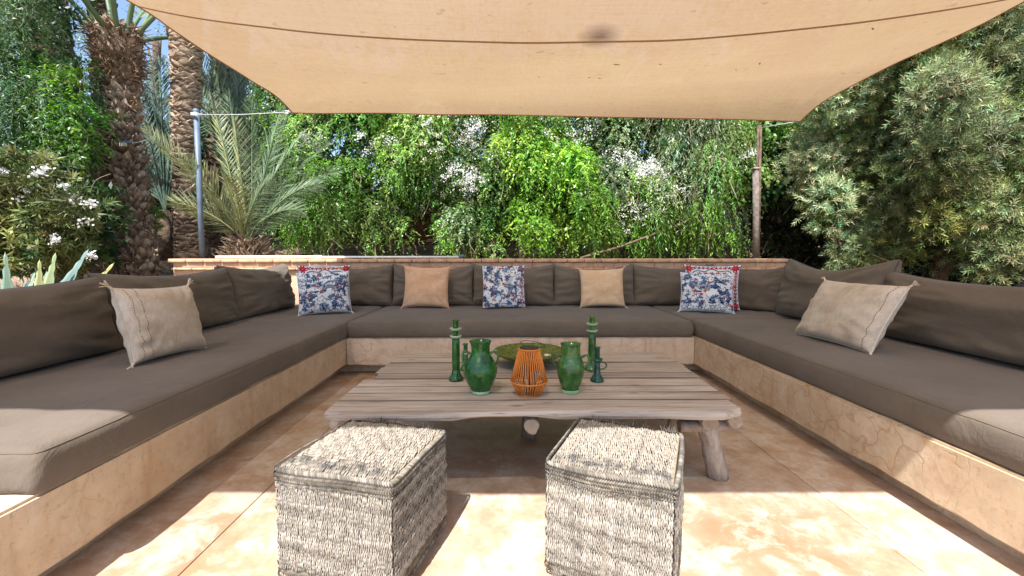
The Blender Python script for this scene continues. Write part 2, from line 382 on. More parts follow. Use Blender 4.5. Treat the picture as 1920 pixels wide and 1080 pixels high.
ew = thing('earth_wall', 'brown rammed earth boundary wall glimpsed behind the hanging vines', 'wall', (1, 8.4, 0))
V, F = [], []
nx, nz = 60, 8
for j in range(nz+1):
    for i in range(nx+1):
        x = -4+i*(14/nx); z = .5+j*.21
        V.append((x, 8.25+.08*noise.noise(Vector((x*1.5, 0, z*1.5)))+.04*(z-.5), z))
for j in range(nz):
    for i in range(nx): a = j*(nx+1)+i; F.append((a, a+1, a+nx+2, a+nx+1))
b0 = len(V); V += [(x, y+.45, z) for x, y, z in V[:b0]]
F += [tuple(b0+q for q in reversed(f)) for f in F[:nx*nz]]
for i in range(nx): a = nz*(nx+1)+i; F.append((a, a+1, b0+a+1, b0+a))
for j in range(nz):
    a = j*(nx+1); F.append((a, a+nx+1, b0+a+nx+1, b0+a)); a += nx; F.append((a, b0+a, b0+a+nx+1, a+nx+1))
build('wall_body', V, F, M_EARTHWALL, ew, True)

# ------------------------------------------------------------------ plaster bench
XL, XR, YB = -1.345, 1.59, 3.58            # inner faces
SZ0, SZ1 = .08, .315
bench = thing('plaster_bench', 'U shaped built-in bench of tan cracked plaster floating above the terrace', 'bench', (.12, 3, 0))
def slab(x0, x1, y0, y1, z0, z1, name, mat, seg=.05, rough=.003):
    bm = bmesh.new(); bmesh.ops.create_cube(bm, size=1)
    for v in bm.verts: v.co = Vector(((x0+x1)/2+v.co.x*(x1-x0), (y0+y1)/2+v.co.y*(y1-y0), (z0+z1)/2+v.co.z*(z1-z0)))
    bmesh.ops.bevel(bm, geom=[e for e in bm.edges], offset=.009, segments=2, affect='EDGES')
    for ax, a, b in ((0, x0, x1), (1, y0, y1)):
        k = int((b-a)/.09)
        for i in range(1, k):
            p = a+(b-a)*i/k; no = Vector((1, 0, 0)) if ax == 0 else Vector((0, 1, 0))
            bmesh.ops.bisect_plane(bm, geom=bm.verts[:]+bm.edges[:]+bm.faces[:], plane_co=no*p, plane_no=no)
    bmesh.ops.triangulate(bm, faces=bm.faces[:])
    for v in bm.verts:
        n_ = noise.noise(v.co*4); n2_ = noise.noise(v.co*19)
        v.co += Vector((1, 1, .4))*(rough*n_)
        if v.co.z < z0+.015: v.co.z += .010*n2_+.006*n_
    V = [v.co[:] for v in bm.verts]; F = [[q.index for q in f.verts] for f in bm.faces]; bm.free()
    return build(name, V, F, mat, bench, True)
def flat(o):
    for p in o.data.polygons: p.use_smooth = False
    return o
flat(slab(-2.55, XL, 1.07, 4.96, SZ0, SZ1, 'seat_slab', M_PLASTER))
flat(slab(XR, 2.85, 1.07, 4.96, SZ0, SZ1, 'seat_slab', M_PLASTER))
flat(slab(XL+.003, XR-.003, YB, 4.96, SZ0, SZ1-.002, 'seat_slab', M_PLASTER_PALE))
m = MB(); m.box(-2.5, XL-.10, 1.17, 4.9, -.01, SZ0+.02); m.put('base', M_PLASTER, bench)
m = MB(); m.box(XR+.10, 2.8, 1.17, 4.9, -.01, SZ0+.02); m.put('base', M_PLASTER, bench)
m = MB(); m.box(XL-.098, XR+.098, YB+.12, 4.9, -.01, SZ0+.02); m.put('base', M_PLASTER, bench)
m = MB(); m.box(-2.70, -2.552, 1.07, 4.955, -.05, .70); bevel(m.put('back_wall', M_PLASTER, bench), .02)
m = MB(); m.box(2.852, 3.0, 1.07, 4.955, -.05, .70); bevel(m.put('back_wall', M_PLASTER, bench), .02)

# ------------------------------------------------------------------ seat cushions
def seat_cushion(x0, x1, y0, y1, label, z0=SZ1+.001, z1=.452, seed=0):
    cx, cy = (x0+x1)/2, (y0+y1)/2
    t = thing('seat_cushion', label, 'cushion', (cx, cy, z0), group='taupe seat cushions on the plaster bench')
    X, Y, H = (x1-x0)/2, (y1-y0)/2, z1-z0; r = .038
    nx, ny = max(8, int(X*2/.045)), max(8, int(Y*2/.045))
    V, F = [], []
    xs = [-X+r+2*(X-r)*i/nx for i in range(nx+1)]; ys = [-Y+r+2*(Y-r)*i/ny for i in range(ny+1)]
    K_ = ((.45, .97), (.83, .83), (.97, .45))
    ring = [(x, -Y+r, 0, -1) for x in xs]+[(X-r, -Y+r, a, -b) for a, b in K_]+[(X-r, y, 1, 0) for y in ys]+[(X-r, Y-r, b, a) for a, b in K_]+[(x, Y-r, 0, 1) for x in reversed(xs)]+[(-X+r, Y-r, -a, b) for a, b in K_]+[(-X+r, y, -1, 0) for y in reversed(ys)]+[(-X+r, -Y+r, -b, -a) for a, b in K_]
    def dsp(p):
        n_ = noise.noise(Vector((p[0]*2.2+seed, p[1]*2.2, p[2]*5))); n2_ = noise.noise(Vector((p[0]*9+seed, p[1]*9, p[2]*12)))
        n3_ = abs(noise.noise(Vector((p[0]*3.1+seed*7, p[1]*3.1, 1)))); return .008*n_+.0028*n2_-.006*max(0, .12-n3_)/.12
    # rounded profile rows from bottom to top edge
    prof = [(-.012, .0), (-.003, .008), (.004, .03)]+[(.009, H*.5)]+[(.004, H-.035)]
    prof = prof[:4]+[(-r+r*math.cos(a)+.004, H-r+r*math.sin(a)) for a in (0, .35, .7, 1.0, 1.25, 1.45)]
    NR = len(ring)
    for (o, z) in prof:
        for (x, y, ox, oy) in ring:
            p = Vector((x+ox*(r+o), y+oy*(r+o), z)); p += Vector((ox, oy, 0))*dsp(p); V.append(p)
    for j in range(len(prof)-1):
        for k in range(NR): F.append((j*NR+k, j*NR+(k+1) % NR, (j+1)*NR+(k+1) % NR, (j+1)*NR+k))
    F.append(tuple(range(NR-1, -1, -1)))
    b = len(V)
    for y in ys:
        for x in xs:
            e = (1-(x/X)**8)*(1-(y/Y)**8)
            p = Vector((x, y, H+.008*e)); p.z += dsp(p)*1.3*e
            V.append(p)
    for j in range(ny):
        for i in range(nx): a = b+j*(nx+1)+i; F.append((a, a+1, a+nx+2, a+nx+1))
    top = (len(prof)-1)*NR
    idx = [b+i for i in range(nx+1)]+[b+nx]*3+[b+j*(nx+1)+nx for j in range(ny+1)]+[b+ny*(nx+1)+nx]*3+[b+ny*(nx+1)+i for i in range(nx, -1, -1)]+[b+ny*(nx+1)]*3+[b+j*(nx+1) for j in range(ny, -1, -1)]+[b]*3
    for k in range(NR):
        a, c, d, e = top+k, top+(k+1) % NR, idx[(k+1) % NR], idx[k]
        F.append((a, c, d, e) if d != e else (a, c, d))
    o = build('cover', V, F, M_TAUPE, t, True, local=True)
    j = 6
    m = MB(); P = [Vector(V[j*NR+k])*1.0 for k in range(NR)]; 
    m.tube(P+[P[0]], .0022, 5, cap=False); m.put('piping', M_TAUPE, t, True, local=True)
    return t
seat_cushion(-2.54, XL+.012, 1.20, 4.955, 'long taupe seat cushion on left arm of the bench, sunlit at its near end', seed=1)
seat_cushion(XL+.02, XR-.02, YB-.012, 4.955, 'taupe seat cushion on the back of the bench behind the table', seed=2)
seat_cushion(XR+.012, 2.84, 1.12, 3.69, 'long taupe seat cushion on right arm of the bench, sunlit at its near end', seed=3)
seat_cushion(XR-.010, 2.84, 3.70, 4.955, 'square taupe corner seat cushion under the two embroidered pillows on the right', seed=4)

# ------------------------------------------------------------------ loose cushions
def pillow_fn(w, h, t, ear, sag, fat, seed, wr=1.0, sq=.5, outl=.035):
    def f(u, v, side, off=0.0):
        e = outl
        x = w/2*u*(1-e*(1-v*v)*abs(u)**3+ear*.5*(abs(u*v)**6)); y = h/2*v*(1-e*(1-u*u)*abs(v)**3+ear*.5*(abs(u*v)**6))
        if v > 0: y -= sag*(1-u*u)*v
        a, b = max(0, 1-abs(u)**2.2), max(0, 1-abs(v)**2.2)
        z = t/2*(a*b)**fat
        q = Vector((u*1.8+seed, v*1.8, side*3+seed*.37))
        z *= 1+.13*wr*noise.noise(q)
        edge = 1-a*b
        # creases that run in from the edges and corners
        ang = math.atan2(v, u); rr = math.hypot(u, v)
        z += wr*t*.055*math.sin(ang*13+seed+3*noise.noise(q*1.2))*max(0, rr-.45)*(a*b)**.35
        z += wr*t*.05*noise.noise(Vector((u*2.2+seed, v*9, seed)))*(a*b)**.4*(abs(u)**2+.15)
        # settles on its bottom edge
        if v < -.6: z *= 1+sq*.35*(-.6-v)/.4
        return Vector((x, y, side*(z+off)))
    return f
def pillow_mesh(f, n=30):
    V, F = [], []
    idx = {}
    for side in (1, -1):
        for j in range(n+1):
            for i in range(n+1):
                u = math.sin((i/n*2-1)*math.pi/2*.9)/math.sin(math.pi/2*.9); v = math.sin((j/n*2-1)*math.pi/2*.9)/math.sin(math.pi/2*.9)
                if side == -1 and (i in (0, n) or j in (0, n)): idx[(side, i, j)] = idx[(1, i, j)]; continue
                idx[(side, i, j)] = len(V); V.append(f(u, v, side))
        for j in range(n):
            for i in range(n):
                q = [idx[(side, i, j)], idx[(side, i+1, j)], idx[(side, i+1, j+1)], idx[(side, i, j+1)]]
                F.append(tuple(q if side == 1 else q[::-1]))
    return V, F
def pillow_frame(BL, BR, lean, roll=0, z=None):
    """a thing frame whose local x runs along the bottom edge, y up the pillow, z out of its face"""
    BL, BR = Vector(BL), Vector(BR); X = (BR-BL); X.z = 0; w = X.length; X.normalize()
    N = X.cross(Vector((0, 0, 1))).normalized()            # horizontally out of the face
    Y = (Vector((0, 0, 1))*math.cos(lean)-N*math.sin(lean)).normalized(); Nf = X.cross(Y)
    R = Matrix((X, Y, Nf)).transposed()
    R = Matrix.Rotation(roll, 3, Nf) @ R
    return (BL+BR)/2, R, w
def put_pillow(name, label, cat, group, BL, BR, h, t, lean, mat, roll=0, ear=.0, sag=.0, fat=.42, seed=0, w=None, sink=.0, wr=1, n=30, outl=.035, fwd=0):
    c, R, w0 = pillow_frame(BL, BR, lean, roll); w = w or w0
    o = thing(name, label, cat, group=group)
    Y = R.col[1]; Z = R.col[2]; hh = h/2
    # stand the lowest point on the seat
    f = pillow_fn(w, h, t, ear, sag, fat, seed, wr, outl=outl)
    V, F = pillow_mesh(f, n)
    low = min((R @ p).z for p in V)
    loc = Vector((c.x, c.y, .458-sink-low))
    mid = R @ Vector((0, -hh, 0)); loc.x -= mid.x; loc.y -= mid.y
    loc += Vector((Z.x, Z.y, 0))*fwd
    o.location = loc; o.rotation_euler = R.to_euler()
    return build('cover', V, F, mat, o, True, local=True), f, w, h
def hem_tube(f, o, mat, r=.0035, name='piping', s0=-1, s1=1, sides='LBRT', n=26):
    m = MB(); P = []
    if 'T' in sides: P = [f(-1+2*i/n, 1, 1) for i in range(n+1)]
    if sides == 'LBRT':
        P = [f(-1+2*i/n, -1, 1) for i in range(n)]+[f(1, -1+2*i/n, 1) for i in range(n)]+[f(1-2*i/n, 1, 1) for i in range(n)]+[f(-1, 1-2*i/n, 1) for i in range(n+1)]
    m.tube(P, r, 5, cap=False); return m.put(name, mat, o, True, local=True)

G_BACK = 'taupe back cushions lined up along the bench'
def back(label, uBL, uBR, h=.47, t=.29, lean=.17, seed=0, sag=.055, w=None, **k):
    o, f, w_, h_ = put_pillow('back_cushion', label, 'back cushion', G_BACK, uBL, uBR, h, t, lean, M_TAUPE, seed=seed, sag=sag, ear=.06, fat=.27, sink=.012, w=w, wr=1.35, n=40, outl=.03, **k)
    hem_tube(f, o, M_TAUPE_SEAM, .003); return o
def FL(y): return (-2.27, y)           # line through the middles of the left row's feet
back('big taupe back cushion at the near left, half cut off by the photo edge', (-2.24, 1.24, 0), (-2.27, 2.50, 0), seed=1.3, h=.43, sag=.03)
back('taupe back cushion leaning behind the big beige pillow on the left', (-2.27, 2.46, 0), (-2.28, 3.61, 0), seed=2.1, h=.45, sag=.035)
back('creased taupe back cushion at the left corner, beside the embroidered pair', (-2.29, 3.58, 0), (-2.28, 4.56, 0), seed=3.7, h=.465, sag=.04)
BY = 4.70
xs_b = [(-2.10, -1.235), (-1.24, -.355), (-.375, .525), (.505, 1.395), (1.375, 2.28)]
labs = ['taupe back cushion in the back row behind the left embroidered pillows', 'taupe back cushion behind the peach pillow, second of the back row',
        'middle taupe back cushion of the back row, behind the lone embroidered pillow', 'taupe back cushion behind the sand coloured pillow in the back row',
        'taupe back cushion in the back row behind the right embroidered pair']
for i, ((a, b), lb) in enumerate(zip(xs_b, labs)):
    back(lb, (a, BY, 0), (b, BY-.01, 0), seed=5+i*1.9, sag=.045+.015*(i % 2), h=.455)
back('wrinkled taupe back cushion set across the right corner', (2.10, 4.60, 0), (2.66, 4.0, 0), seed=15.2, h=.455, w=.80, sag=.05, t=.25)
back('taupe back cushion left of the tasselled beige pillow on the right', (2.53, 3.93, 0), (2.53, 2.88, 0), seed=17.9, h=.52, sag=.085, w=1.08)
back('big taupe back cushion at the near right, cut off by the photo edge', (2.56, 2.90, 0), (2.52, 1.55, 0), seed=19.4, h=.445, sag=.05, w=1.40)

# ------------------------------------------------------------------ throw pillows
def on(f, pts, off=.0016): return [f(max(-.985, min(.985, x)), max(-.985, min(.985, y)), 1, off) for x, y in pts]
class Emb:
    def __init__(s, f): s.f = f; s.b = {}
    def mb(s, c): return s.b.setdefault(c, MB())
    def leaf(s, x, y, a, L, W, c, bend=0.0):
        n = 5; pts = []
        for sgn in (1, -1):
            rg = range(n+1) if sgn == 1 else range(n-1, 0, -1)
            for i in rg:
                t = i/n; wv = W*math.sin(math.pi*t**.8)*sgn; aa = a+bend*t
                pts.append((x+L*t*math.cos(aa)-wv*math.sin(aa), y+L*t*math.sin(aa)+wv*math.cos(aa)))
        s.mb(c).add(on(s.f, pts), [tuple(range(len(pts)))])
    def line(s, P, W, c, off=.0012):
        V = []
        for i, (x, y) in enumerate(P):
            x2, y2 = P[min(i+1, len(P)-1)]; x1, y1 = P[max(i-1, 0)]; d = math.hypot(x2-x1, y2-y1) or 1
            nx, ny = -(y2-y1)/d*W, (x2-x1)/d*W; V += [(x+nx, y+ny), (x-nx, y-ny)]
        s.mb(c).add(on(s.f, V, off), [(2*i, 2*i+1, 2*i+3, 2*i+2) for i in range(len(P)-1)])
    def arc(s, x, y, r, a0, a1, W, c, n=10, r1=None):
        r1 = r if r1 is None else r1
        s.line([(x+(r+(r1-r)*i/n)*math.cos(a0+(a1-a0)*i/n), y+(r+(r1-r)*i/n)*math.sin(a0+(a1-a0)*i/n)) for i in range(n+1)], W, c)
    def flower(s, x, y, r, c, n=5, a=0, c2=None):
        for k in range(n): s.leaf(x, y, a+2*math.pi*k/n, r, r*.22, c)
        if c2: s.leaf(x-r*.2, y, 0, r*.4, r*.18, c2)
    def sprig(s, x, y, a, L, cs, rr, curl=1.2):
        n = 8; P = []; px, py, aa = x, y, a
        for i in range(n+1):
            P.append((px, py, aa)); px += L/n*math.cos(aa); py += L/n*math.sin(aa); aa += curl/n
        s.line([(p[0], p[1]) for p in P], .013, cs[0])
        for i in range(2, n+1, 2):
            for sg in (1, -1):
                s.leaf(P[i][0], P[i][1], P[i][2]+sg*rr.uniform(.6, 1.0), L*rr.uniform(.32, .50), .034, rr.choice(cs))
        s.leaf(P[-1][0], P[-1][1], P[-1][2], L*.3, .03, rr.choice(cs))
    def finish(s, parent):
        for c, b in s.b.items(): b.put('embroidery', EMB[c], parent, local=True, kind='stuff')
def emb_blue(f, o, seed, rot=0):
    e = Emb(f); rr = random.Random(seed)
    R = lambda x, y: (x*math.cos(rot)-y*math.sin(rot), x*math.sin(rot)+y*math.cos(rot))
    cols = ['navy', 'navy', 'blue', 'blue', 'grey', 'plum']
    # scattered sprigs on a jittered grid round the birds
    for i in range(9):
        for j in range(9):
            x, y = -.86+i*.215+rr.uniform(-.05, .05), -.86+j*.215+rr.uniform(-.05, .05)
            if math.hypot(x-.1, y+.02) < .30: continue
            k = rr.random()
            if k < .62: e.sprig(x, y, rr.uniform(0, 6.28), rr.uniform(.22, .32), [rr.choice(['navy', 'blue']), rr.choice(cols), rr.choice(cols)], rr, rr.choice([-1.8, 1.8, 2.6, -2.6]))
            elif k < .80: e.flower(x, y, rr.uniform(.08, .12), rr.choice(['coral', 'plum', 'blue', 'red']), rr.choice([4, 5, 3]), rr.uniform(0, 3), 'navy')
            else: e.arc(x, y, .13, rr.uniform(0, 3), rr.uniform(4.5, 7), .013, rr.choice(['navy', 'grey', 'blue']), 12, .03)
            for q in range(3): e.leaf(x+rr.uniform(-.17, .17), y+rr.uniform(-.17, .17), rr.uniform(0, 6.28), rr.uniform(.06, .11), .02, rr.choice(cols))
    # long scrolling stems
    for (x, y, r, a0, a1, c) in ((.35, .1, .42, .4, 2.9, 'blue'), (.35, .1, .38, .5, 2.8, 'navy'), (-.3, -.5, .4, 1.2, 4.0, 'grey'), (.45, -.55, .3, -1.2, 2.2, 'navy'), (-.55, .45, .28, .2, 3.8, 'grey')):
        cx, cy = R(x, y); e.arc(cx, cy, r, a0+rot, a1+rot, .016, c, 16)
    # bird: striped wing, curved body, long tail, red breast
    for k in range(7):
        cx, cy = R(-.16+.03*k, .30-.02*k); e.arc(cx, cy, .20-.012*k, 1.6+rot, 3.7+rot, .008, ['grey', 'plum'][k % 2], 8)
    for k in range(6):
        cx, cy = R(.14, -.12-.035*k); e.arc(cx, cy, .24-.022*k, 3.3+rot, 6.0+rot, .010, ['blue', 'grey'][k % 2], 10)
    for k in range(5):
        cx, cy = R(.22, .0); e.arc(cx, cy, .17+.035*k, .3+rot, 3.1+rot, .013, ['blue', 'navy', 'grey', 'plum', 'navy'][k], 12)
    cx, cy = R(-.20, .0); e.leaf(cx, cy, math.pi+rot, .26, .045, 'navy'); e.flower(*R(-.1, .02), .09, 'coral', 7)
    e.leaf(*R(-.42, .03), math.pi-.3+rot, .12, .02, 'navy')
    e.line([(-.93, -.94), (.93, -.94)], .012, 'grey'); e.line([(-.94, -.93), (-.94, .93)], .012, 'blue')
    e.line([(.94, -.93), (.94, .93)], .012, 'blue'); e.line([(-.93, .94), (.93, .94)], .012, 'grey')
    e.finish(o)
def emb_red(f, o, seed):
    e = Emb(f); rr = random.Random(seed)
    for sx in (1, -1):
        for sy in (1, -1):
            e.flower(sx*.83, sy*.83, .20, 'red', 8, .4); e.flower(sx*.83, sy*.83, .06, 'coral', 5)
    for t in np.linspace(-.62, .62, 9):
        for (x, y) in ((t, .86), (t, -.86), (.86, t), (-.86, t)):
            e.flower(x, y, .10, rr.choice(['red', 'red', 'coral', 'plum']), 5, rr.uniform(0, 3)); e.leaf(x+.05, y+.04, rr.uniform(0, 6), .09, .018, 'navy')
    P = [(-.72, .50), (-.66, .66), (-.5, .72), (-.25, .68), (-.12, .76), (0, .80), (.12, .76), (.25, .68), (.5, .72), (.66, .66), (.72, .50)]
    for k in (1, -1):
        Q = catmull([(x, y*k, 0) for x, y in P], 4); e.line([(q.x, q.y) for q in Q], .020, 'navy')
        Q = catmull([(y*k, x, 0) for x, y in P], 4); e.line([(q.x, q.y) for q in Q], .016, 'navy')
    for t in (-.45, -.22, 0, .22, .45):
        for k in (1, -1): e.flower(t, .56*k, .12, 'red', 6, .3, 'navy'); e.flower(.56*k, t, .10, 'red', 6, .3, 'navy')
    for i in range(22): e.sprig(rr.uniform(-.4, .4), rr.uniform(-.4, .4), rr.uniform(0, 6.28), .2, ['navy', 'red', 'blue'], rr)
    e.finish(o)
def tassels(f, o, mat, corners, L=.035, w=.0022):
    for (u, v) in corners:
        m = MB(); p = f(u*.995, v*.995, 1); d = Vector((u, v, 0)).normalized()
        m.tube([p-d*.006, p+d*.012], .006, 6)
        for k in range(9):
            a = rnd.uniform(-.7, .7); dd = Vector((d.x*math.cos(a)-d.y*math.sin(a), d.x*math.sin(a)+d.y*math.cos(a), rnd.uniform(-.4, .4)))
            m.tube([p+d*.008, p+d*.012+dd*L*.5, p+d*.012+dd*L+Vector((0, -.006, 0))], [w, w*.9, w*.6], 4)
        m.put('tassel', mat, o, local=True)
def motif(f, o, spots, mat, s=.10):
    """small crossed-thread motifs woven into sabra cloth"""
    m = MB()
    for (x, y) in spots:
        for k in range(4):
            for (a0, b0, a1, b1) in ((-s, -s+k*s*.5, s, -s*.2+k*s*.5), (-s+k*s*.5, -s, -s*.4+k*s*.5, s)):
                P = [(x+a0+(a1-a0)*t/4+rnd.uniform(-.004, .004), y+b0+(b1-b0)*t/4) for t in range(5)]
                if rnd.random() < .25: continue
                V = []
                for (px, py) in P: V += [(px-.004, py+.004), (px+.004, py-.004)]
                m.add([f(max(-.97, min(.97, q[0])), max(-.97, min(.97, q[1])), 1, .0015) for q in V], [(2*i, 2*i+1, 2*i+3, 2*i+2) for i in range(4)])
    m.put('woven_motif', mat, o, local=True, kind='stuff')
def seams(f, o, xs, mat, v0=-.97, v1=.97):
    for x in xs:
        m = MB(); n = 60
        for i in range(n):
            if i % 2: continue
            a, b = v0+(v1-v0)*i/n, v0+(v1-v0)*(i+1.2)/n
            m.add([f(x-.006, a, 1, .001), f(x+.006, a, 1, .001), f(x+.006, b, 1, .0015), f(x-.006, b, 1, .0015)], [(0, 1, 2, 3)])
        m.put('stitching', mat, o, local=True)
G_T = 'throw pillows on the bench'
S = .458
# big beige, left
o, f, w, h = put_pillow('throw_pillow', 'big square beige pillow with corner tassels on the left bench arm', 'pillow', G_T,
    (-1.80, 2.07, S), (-1.775, 2.52, S), .375, .17, .26, M_BEIGE, roll=-.04, ear=.03, fat=.36, seed=31, wr=1.5, outl=.06, n=34)
hem_tube(f, o, M_BEIGE, .004); tassels(f, o, M_THREAD, [(-1, 1), (1, -1), (1, 1), (-1, -1)], .04)
motif(f, o, [(-.25, .62), (.35, .15), (.05, -.62)], M_THREAD, .12); seams(f, o, (-.86, -.70), M_DARK_THREAD)
# left embroidered pair
o, f, w, h = put_pillow('throw_pillow', 'white pillow with red embroidered border behind the blue one, left corner', 'pillow', G_T,
    (-1.97, 4.10, S), (-1.545, 4.30, S), .445, .14, .16, M_WHITE_CLOTH, ear=.05, fat=.40, seed=35, outl=.05)
hem_tube(f, o, EMB['navy'], .003); emb_red(f, o, 3)
o, f, w, h = put_pillow('throw_pillow', 'white pillow with blue bird embroidery leaning in the left corner', 'pillow', G_T,
    (-1.87, 3.88, S), (-1.46, 4.05, S), .385, .14, .26, M_WHITE_CLOTH, ear=.05, fat=.40, seed=37, outl=.05, roll=.03)
hem_tube(f, o, M_WHITE_CLOTH, .003); emb_blue(f, o, 8, 0.0); tassels(f, o, M_WHITE_CLOTH, [(-1, -1), (1, -1)], .015)
# peach
o, f, w, h = put_pillow('throw_pillow', 'peach woven pillow with pale stars, left of the middle embroidered pillow', 'pillow', G_T,
    (-1.065, 4.42, S), (-.60, 4.42, S), .42, .15, .20, M_PEACH, ear=.08, fat=.38, seed=41, wr=1.3, outl=.06, roll=-.02)
hem_tube(f, o, M_PEACH, .0035); motif(f, o, [(-.62, .6), (.62, .6), (.62, -.62), (-.62, -.62)], M_THREAD, .11); tassels(f, o, M_PEACH, [(-1, -1), (1, -1), (1, 1), (-1, 1)], .02)
# middle embroidered
o, f, w, h = put_pillow('throw_pillow', 'white pillow with blue bird embroidery alone in the middle of the back row', 'pillow', G_T,
    (-.245, 4.40, S), (.19, 4.40, S), .435, .14, .17, M_WHITE_CLOTH, ear=.03, fat=.40, seed=43, outl=.03, roll=.015)
hem_tube(f, o, M_DARK_THREAD, .0025); emb_blue(f, o, 21, -1.3)
e = Emb(f); rr = random.Random(5)
for i in range(15): e.flower(.88, -.9+i*.125, .06, rr.choice(['red', 'red', 'coral', 'plum']), 5, i); e.leaf(.82, -.85+i*.125, 1.2+i, .08, .02, 'red')
for i in range(14): e.flower(-.9+i*.125, .90, .04, rr.choice(['red', 'plum']), 5, i)
e.finish(o); tassels(f, o, M_DARK_THREAD, [(-1, -1), (1, -1)], .012)
# sand
o, f, w, h = put_pillow('throw_pillow', 'sand coloured woven pillow, right of the middle embroidered pillow', 'pillow', G_T,
    (.765, 4.44, S), (1.215, 4.40, S), .395, .15, .20, M_PEACH2, ear=.08, fat=.38, seed=47, wr=1.3, outl=.05, roll=.03)
hem_tube(f, o, M_DARK_THREAD, .002); motif(f, o, [(-.5, -.4), (.1, .1), (.55, .6), (.6, -.5)], M_THREAD, .10); tassels(f, o, M_PEACH2, [(-1, -1), (1, -1), (1, 1), (-1, 1)], .02)
# right embroidered pair
o, f, w, h = put_pillow('throw_pillow', 'white pillow with red embroidered border behind the blue one, right corner', 'pillow', G_T,
    (1.80, 4.36, S), (2.27, 4.16, S), .44, .14, .17, M_WHITE_CLOTH, ear=.10, fat=.40, seed=51, outl=.06)
hem_tube(f, o, EMB['navy'], .003); emb_red(f, o, 9)
o, f, w, h = put_pillow('throw_pillow', 'white pillow with blue bird embroidery leaning in the right corner', 'pillow', G_T,
    (1.67, 4.12, S), (2.12, 3.98, S), .375, .14, .28, M_WHITE_CLOTH, ear=.04, fat=.40, seed=53, outl=.04, roll=-.02)
hem_tube(f, o, M_WHITE_CLOTH, .003); emb_blue(f, o, 33, 0.1); tassels(f, o, M_WHITE_CLOTH, [(-1, -1), (1, -1)], .015)
# beige right
o, f, w, h = put_pillow('throw_pillow', 'rumpled beige oblong pillow with white corner tassels on the right bench arm', 'pillow', G_T,
    (2.00, 2.92, S), (2.00, 2.33, S), .41, .16, .48, M_BEIGE, roll=.0, ear=.03, fat=.36, seed=57, w=.62, wr=1.7, outl=.05, n=34)
hem_tube(f, o, M_THREAD, .004); tassels(f, o, M_THREAD, [(-1, 1), (1, 1), (1, -1)], .035)
motif(f, o, [(-.45, .3), (.25, .65), (.25, -.55), (-.35, -.1)], M_THREAD, .12); seams(f, o, (.88,), M_DARK_THREAD)

# ------------------------------------------------------------------ table
TZ = .38
tb = thing('plank_table', 'low rustic table of weathered grey planks on log legs', 'table', (.15, 2.2, 0))
yl = [1.665, 1.815, 1.915, 2.01, 2.135, 2.235, 2.36, 2.475, 2.60, 2.735]
for k in range(9):
    y0, y1 = yl[k], yl[k+1]; n = 40; V, F = [], []
    tL, tR = (y0-1.665)/1.07, (y0-1.665)/1.07
    x0 = -.725+.065*tL+(rnd.uniform(-.012, .012) if k else 0); x1 = .954+.068*tR+(rnd.uniform(-.012, .012) if k else 0)
    if k == 4: x0 += .02
    zo = rnd.uniform(-.004, .004); ts = .034
    for i in range(n+1):
        s_ = i/n; x = x0+(x1-x0)*s_
        wv = lambda q: noise.noise(Vector((x*2.1, q*7.3, k*3.1)))
        g0, g1 = y0+.0022+.0055*wv(1), y1-.0022-.0055*wv(2)
        zz = TZ+zo+.0025*noise.noise(Vector((x*1.3, k, 0)))
        th = ts
        if k == 0:
            g0 += .012*noise.noise(Vector((x*1.8, 5, 0)))+.014*sst(.05, 0, s_)+.035*sst(.95, 1.0, s_)
            th = .036+.016*noise.noise(Vector((x*3.1, 9, 0)))-.012*math.exp(-((x-.02)/.22)**2)+.012*math.exp(-((x-.22)/.08)**2)+.01*math.exp(-((x+.22)/.07)**2)
            b = .012
            ring = [(g0+b, zz), (g1-.002, zz), (g1, zz-.003), (g1, zz-ts), (g0+.03, zz-th), (g0+.006, zz-th+.006), (g0, zz-.5*th), (g0+.003, zz-.008)]
        else:
            ring = [(g0+.004, zz), (g1-.004, zz), (g1-.001, zz-.002), (g1, zz-.006), (g1, zz-ts), (g0, zz-ts), (g0, zz-.006), (g0+.001, zz-.002)]
        for (y, z) in ring: V.append((x, y, z))
    for i in range(n):
        for q in range(8): F.append((i*8+q, (i+1)*8+q, (i+1)*8+(q+1) % 8, i*8+(q+1) % 8))
    F.append(tuple(range(8))); F.append(tuple(n*8+q for q in range(7, -1, -1)))
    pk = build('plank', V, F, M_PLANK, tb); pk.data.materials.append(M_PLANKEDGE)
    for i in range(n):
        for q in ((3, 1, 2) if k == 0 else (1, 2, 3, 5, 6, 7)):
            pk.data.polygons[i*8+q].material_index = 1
def log(name, P, R, mat, parent, ends=True, seed=0):
    m = MB(); m.tube(catmull(P, 4), [R[0]+(R[1]-R[0])*i/(4*(len(P)-1)) for i in range(4*(len(P)-1)+1)], 14, wob=.28, seed=seed, cap=True)
    o = m.put(name, mat, parent, True)
    if ends:
        me = o.data; me.materials.append(M_END)
        for p in me.polygons[-2:]: p.material_index = 1; p.use_smooth = False
    return o
for i, (x, y0, r) in enumerate(((-.66, 1.72, .030), (.10, 1.70, .031), (.845, 1.735, .034), (.955, 1.745, .030))):
    log('crossbeam', [(x, y0, .308), (x+.01, 2.1, .312), (x+.03, 2.66, .312)], (r, r*.95), M_LOG, tb, seed=i)
log('brace', [(.74, 1.80, .268), (.86, 1.795, .27), (1.0, 1.80, .275)], (.028, .024), M_LOG, tb, seed=9)
log('brace', [(-.76, 1.84, .268), (-.62, 1.83, .27), (-.52, 1.84, .275)], (.026, .024), M_LOG, tb, seed=10)
